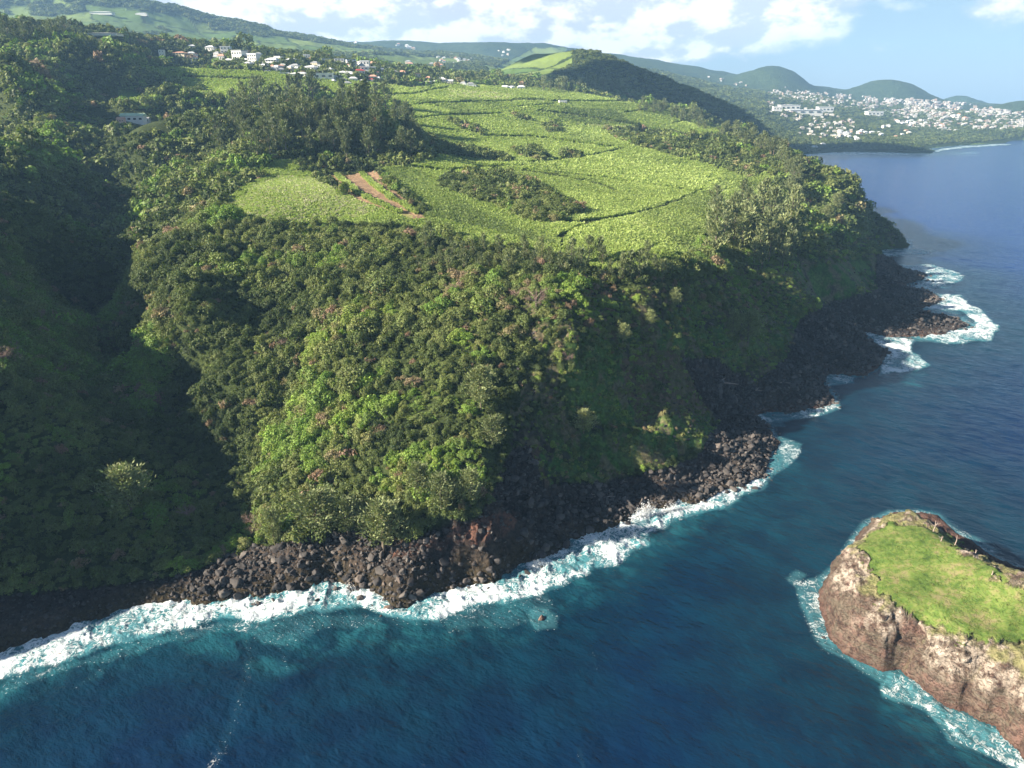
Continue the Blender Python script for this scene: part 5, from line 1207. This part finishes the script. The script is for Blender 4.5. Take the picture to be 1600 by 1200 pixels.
# clusters farther off
def cluster(poly, n, w0, w1, grp):
    xs = [p[0] for p in poly]; ys = [p[1] for p in poly]; k = 0; t_ = 0
    while k < n and t_ < n*30:
        t_ += 1; u = rs.uniform(min(xs), max(xs)); v = rs.uniform(min(ys), max(ys))
        if not in_poly(np.array([u]), np.array([v]), poly)[0]: continue
        w = rs.uniform(w0, w1)*.72; house(u, v, w, w*rs.uniform(.45, .75), rs.choice(['white', 'white', 'white', 'cream']), rs.choice(['white', 'white', 'white', 'grey', 'peach']), 'hip', None, grp=grp); k += 1
cluster([(620,70),(652,72),(650,80),(620,78)], 7, 4, 7, 'houses on the far slope above the village')
cluster([(670,82),(720,84),(760,96),(750,104),(690,98)], 30, 3.5, 7, 'houses of the hamlet before the mountain')
cluster([(636,97),(690,100),(690,107),(640,104)], 5, 6, 14, 'houses of the hamlet before the mountain')
cluster([(775,75),(800,76),(800,90),(770,86)], 7, 3, 6, 'houses of the hamlet before the mountain')
cluster([(520,62),(600,72),(600,78),(520,70)], 7, 3, 5, 'houses on the far slope above the village')
cluster([(1255,228),(1290,226),(1290,232),(1262,234)], 4, 5, 8, 'houses of the bay town')
cluster([(1300,205),(1345,208),(1340,222),(1295,216)], 16, 5, 9, 'houses of the bay town')
cluster([(1340,195),(1430,190),(1425,212),(1400,216),(1340,212)], 20, 4.5, 8.5, 'houses of the bay town')
cluster([(280,80),(420,92),(560,104),(640,112),(640,124),(600,134),(540,130),(440,114),(340,100),(280,92)], 52, 9, 14, 'houses of the village')
cluster([(640,122),(720,130),(820,136),(820,142),(700,136),(640,132)], 10, 8, 13, 'houses of the village')
cluster([(1380,178),(1530,168),(1530,200),(1420,205)], 22, 4, 8, 'houses of the bay town')
for u, v, w, h, lab in [(1255,178,44,5,'long white factory hall in the bay town'),(1232,172,26,6,'white hall left of the long factory in the bay'),(1288,175,20,6,'white block right of the long factory'),(1365,181,20,5,'low white building in the middle of the bay town'),(1214,173,12,5,'small white hall at the left of the factory')]:
    house(u, v, w, h, 'white', 'white', 'flat', lab, 'building', None, ang=0, depth=.5)
# all remaining roofs of the far town: too many to count
HB_V = []; HB_F = []; nb = 0
def add_box(cx, cy, cz, w, d, h, a):
    global nb
    c_, s_ = math.cos(a), math.sin(a)
    for px, py, pz in [(-1,-1,-.5),(1,-1,-.5),(1,1,-.5),(-1,1,-.5),(-1,-1,1),(1,-1,1),(1,1,1),(-1,1,1)]:
        X = px*w/2; Y = py*d/2; HB_V.append((cx+X*c_-Y*s_, cy+X*s_+Y*c_, cz+pz*h))
    for i in (-.4, .4): HB_V.append((cx+i*w*c_, cy+i*w*s_, cz+h*1.35))
    b_ = nb*10; HB_F.extend([(b_,b_+1,b_+5,b_+4),(b_+1,b_+2,b_+6,b_+5),(b_+2,b_+3,b_+7,b_+6),(b_+3,b_,b_+4,b_+7),(b_+4,b_+5,b_+9,b_+8),(b_+6,b_+7,b_+8,b_+9),(b_+5,b_+6,b_+9),(b_+7,b_+4,b_+8)]); nb += 1
TOWN = [([(1200,140),(1330,148),(1400,156),(1450,158),(1480,172),(1380,176),(1290,166),(1200,152)], 420, 2.6, 5), ([(1340,152),(1480,158),(1600,178),(1600,196),(1540,192),(1440,180),(1340,166)], 520, 3, 6), ([(1380,168),(1600,176),(1600,200),(1500,208),(1400,196)], 300, 3.3, 6.5),
 ([(1200,160),(1240,165),(1340,190),(1330,212),(1250,195),(1200,175)], 120, 3.5, 7), ([(1050,112),(1180,132),(1330,146),(1200,140),(1060,120)], 40, 2, 4), ([(1240,200),(1330,205),(1330,215),(1250,215)], 26, 4, 8)]
for poly, n, w0, w1 in TOWN:
    xs = [p[0] for p in poly]; ys = [p[1] for p in poly]; k = 0; t_ = 0
    while k < n and t_ < n*8:
        t_ += 1; u = rs.uniform(min(xs), max(xs)); v = rs.uniform(min(ys), max(ys))
        if not in_poly(np.array([u]), np.array([v]), poly)[0]: continue
        if vnoise(u/16., v/6., 3) < rs.uniform(.15, .75): continue
        p = pick(u, v)
        if p is None or p[2] < 2: continue
        d = math.hypot(p[0], p[1]); w = rs.uniform(w0, w1)*.66*d/FPX; add_box(p[0], p[1], p[2], w, w*.8, w*rs.uniform(.35, .6), rs.uniform(-.6, .6)); k += 1
me = bpy.data.meshes.new('distant_town'); me.from_pydata(HB_V, [], HB_F)
m, t, b = new_mat('town_walls', rough=.85, spec=.2); rp = t.new('ShaderNodeNewGeometry').outputs['Random Per Island']
t.l.new(t.ramp(rp, [(0, (.50,.48,.45)), (.4, (.38,.35,.31)), (.6, (.32,.23,.19)), (.78, (.18,.19,.20)), (1, (.55,.54,.52))]), b.inputs['Base Color']); me.materials.append(m)
o = link(bpy.data.objects.new('distant_town', me)); tag(o, 'hundreds of tiny pale houses of the town spread over the bay slope', None, None, 'stuff')
# ------------------------------------------------------------------ old sugar mill chimney
p = pick(1009, 162); d = math.hypot(p[0], p[1]); hh_ = 12*d/FPX
M_brick, t, b = new_mat('old_brick', (.42,.24,.17), .9, .1)
o = empty('factory_chimney', (p[0], p[1], p[2]-1), 0)
def lathe(name, prof, mat, n=14):
    r0_ = hh_/22.; V = [(r_*r0_*math.cos(2*math.pi*k/n), r_*math.sin(2*math.pi*k/n), z) for r_, z in prof for k in range(n)]; F = [(i*n+k, i*n+(k+1) % n, (i+1)*n+(k+1) % n, (i+1)*n+k) for i in range(len(prof)-1) for k in range(n)]
    me = bpy.data.meshes.new(name); me.from_pydata(V, [], F+[tuple(range((len(prof)-1)*n, len(prof)*n))]); me.materials.append(mat); return me
part('shaft', lathe('shaft', [(2.6, 0), (2.1, hh_*.62)], WALLS['cream']), o); part('crown', lathe('crown', [(2.2, hh_*.62), (2.9, hh_*.70), (2.9, hh_*.92), (2.5, hh_)], M_brick), o); tag(o, 'old brick mill chimney at the far edge of the cane fields', 'chimney')
# village greenery
VG = []
for i in range(400):
    u = rs.uniform(270, 830); v = rs.uniform(78, 145)
    if in_poly(np.array([u]), np.array([v]), [(190,70),(300,70),(420,88),(560,98),(640,108),(700,124),(840,128),(900,140),(840,146),(760,140),(690,138),(655,145),(600,145),(560,135),(440,120),(400,112),(340,112),(270,102),(200,98)])[0]:
        p = pick(u, v)
        if p: VG.append((*p, rs.uniform(2.0, 4.4)))
VG = np.array(VG); scatter('village_trees', 'dark garden trees massed between the village houses', BROAD_LO, VG[:, :3]-[0, 0, .4], VG[:, 3:4]/3*[[1, 1, 1.1]], rots(len(VG)), .1+.4*rng.random(len(VG)), rng.integers(0, 4, len(VG)))
settle_labels()
# ------------------------------------------------------------------ unseen clouds added out of frame to cast shade on the far piton
M_cl, t, b = new_mat('shade_cloud', (.9,.9,.9), 1, 0); M_cl.node_tree.nodes['Principled BSDF'].inputs['Subsurface Weight'].default_value = 0
def shade_cloud(cx, cy, cz, L, Wd, H, a, n=16):
    bm = bmesh.new()
    for i in range(n):
        q = rs.uniform(-1, 1); w_ = math.sqrt(max(.05, 1-q*q)); p = Vector((q*L*.8, rs.uniform(-.7, .7)*Wd*w_, rs.uniform(0, .3)*H)); r_ = rs.uniform(.32, .5)*Wd*(.5+.5*w_)
        M_ = Matrix.Translation(p) @ Matrix.Diagonal((r_*1.3, r_, r_*.6, 1)); bmesh.ops.create_icosphere(bm, subdivisions=3, radius=1, matrix=M_)
    for v_ in bm.verts:
        c0 = v_.co; k_ = float(fbm(np.array([c0.x+c0.z*.7]), np.array([c0.y-c0.z*.5]), Wd*.35, 4, 9)[0]); v_.co = c0*(1+.10*k_)
        v_.co.z = max(v_.co.z+k_*H*.12, -.06*H+.02*H*k_)
    me = bpy.data.meshes.new('shade_cloud'); bm.to_mesh(me); bm.free(); me.materials.append(M_cl)
    o = link(bpy.data.objects.new('shade_cloud', me)); o.location = (cx, cy, cz); o.rotation_euler = (0, 0, a); tag(o, kind='structure')
for (tx, ty, tz, L, Wd, a) in [(440, 1640, 110, 400, 230, R(35)), (-560, 1600, 180, 420, 120, R(-8)), (260, 2150, 150, 260, 140, R(30))]:
    dz_ = 1020-tz; hd = dz_/math.tan(SUN_EL); shade_cloud(tx+math.sin(SUN_AZ)*hd, ty+math.cos(SUN_AZ)*hd, 1020, L, Wd, 150, a)
# ------------------------------------------------------------------ air
hz = bpy.data.meshes.new('haze'); V = [(x, y, z) for x in (-7600, 7600) for y in (-1500, 7600) for z in (-70, HAZE_TOP)]
hz.from_pydata(V, [], [(0,1,3,2),(4,6,7,5),(0,4,5,1),(2,3,7,6),(0,2,6,4),(1,5,7,3)])
ho = link(bpy.data.objects.new('haze', hz)); tag(ho, kind='stuff')
m = bpy.data.materials.new('haze'); m.use_nodes = True; m.node_tree.nodes.clear(); t = NT(m.node_tree)
vo = t.new('ShaderNodeVolumePrincipled'); vo.inputs['Color'].default_value = (.36, .64, 1, 1); vo.inputs['Density'].default_value = HAZE; vo.inputs['Anisotropy'].default_value = .0
t.l.new(vo.outputs[0], t.new('ShaderNodeOutputMaterial').inputs['Volume']); hz.materials.append(m)
print('houses', HN, 'max z', TZ.max(), 'min z', TZ.min())
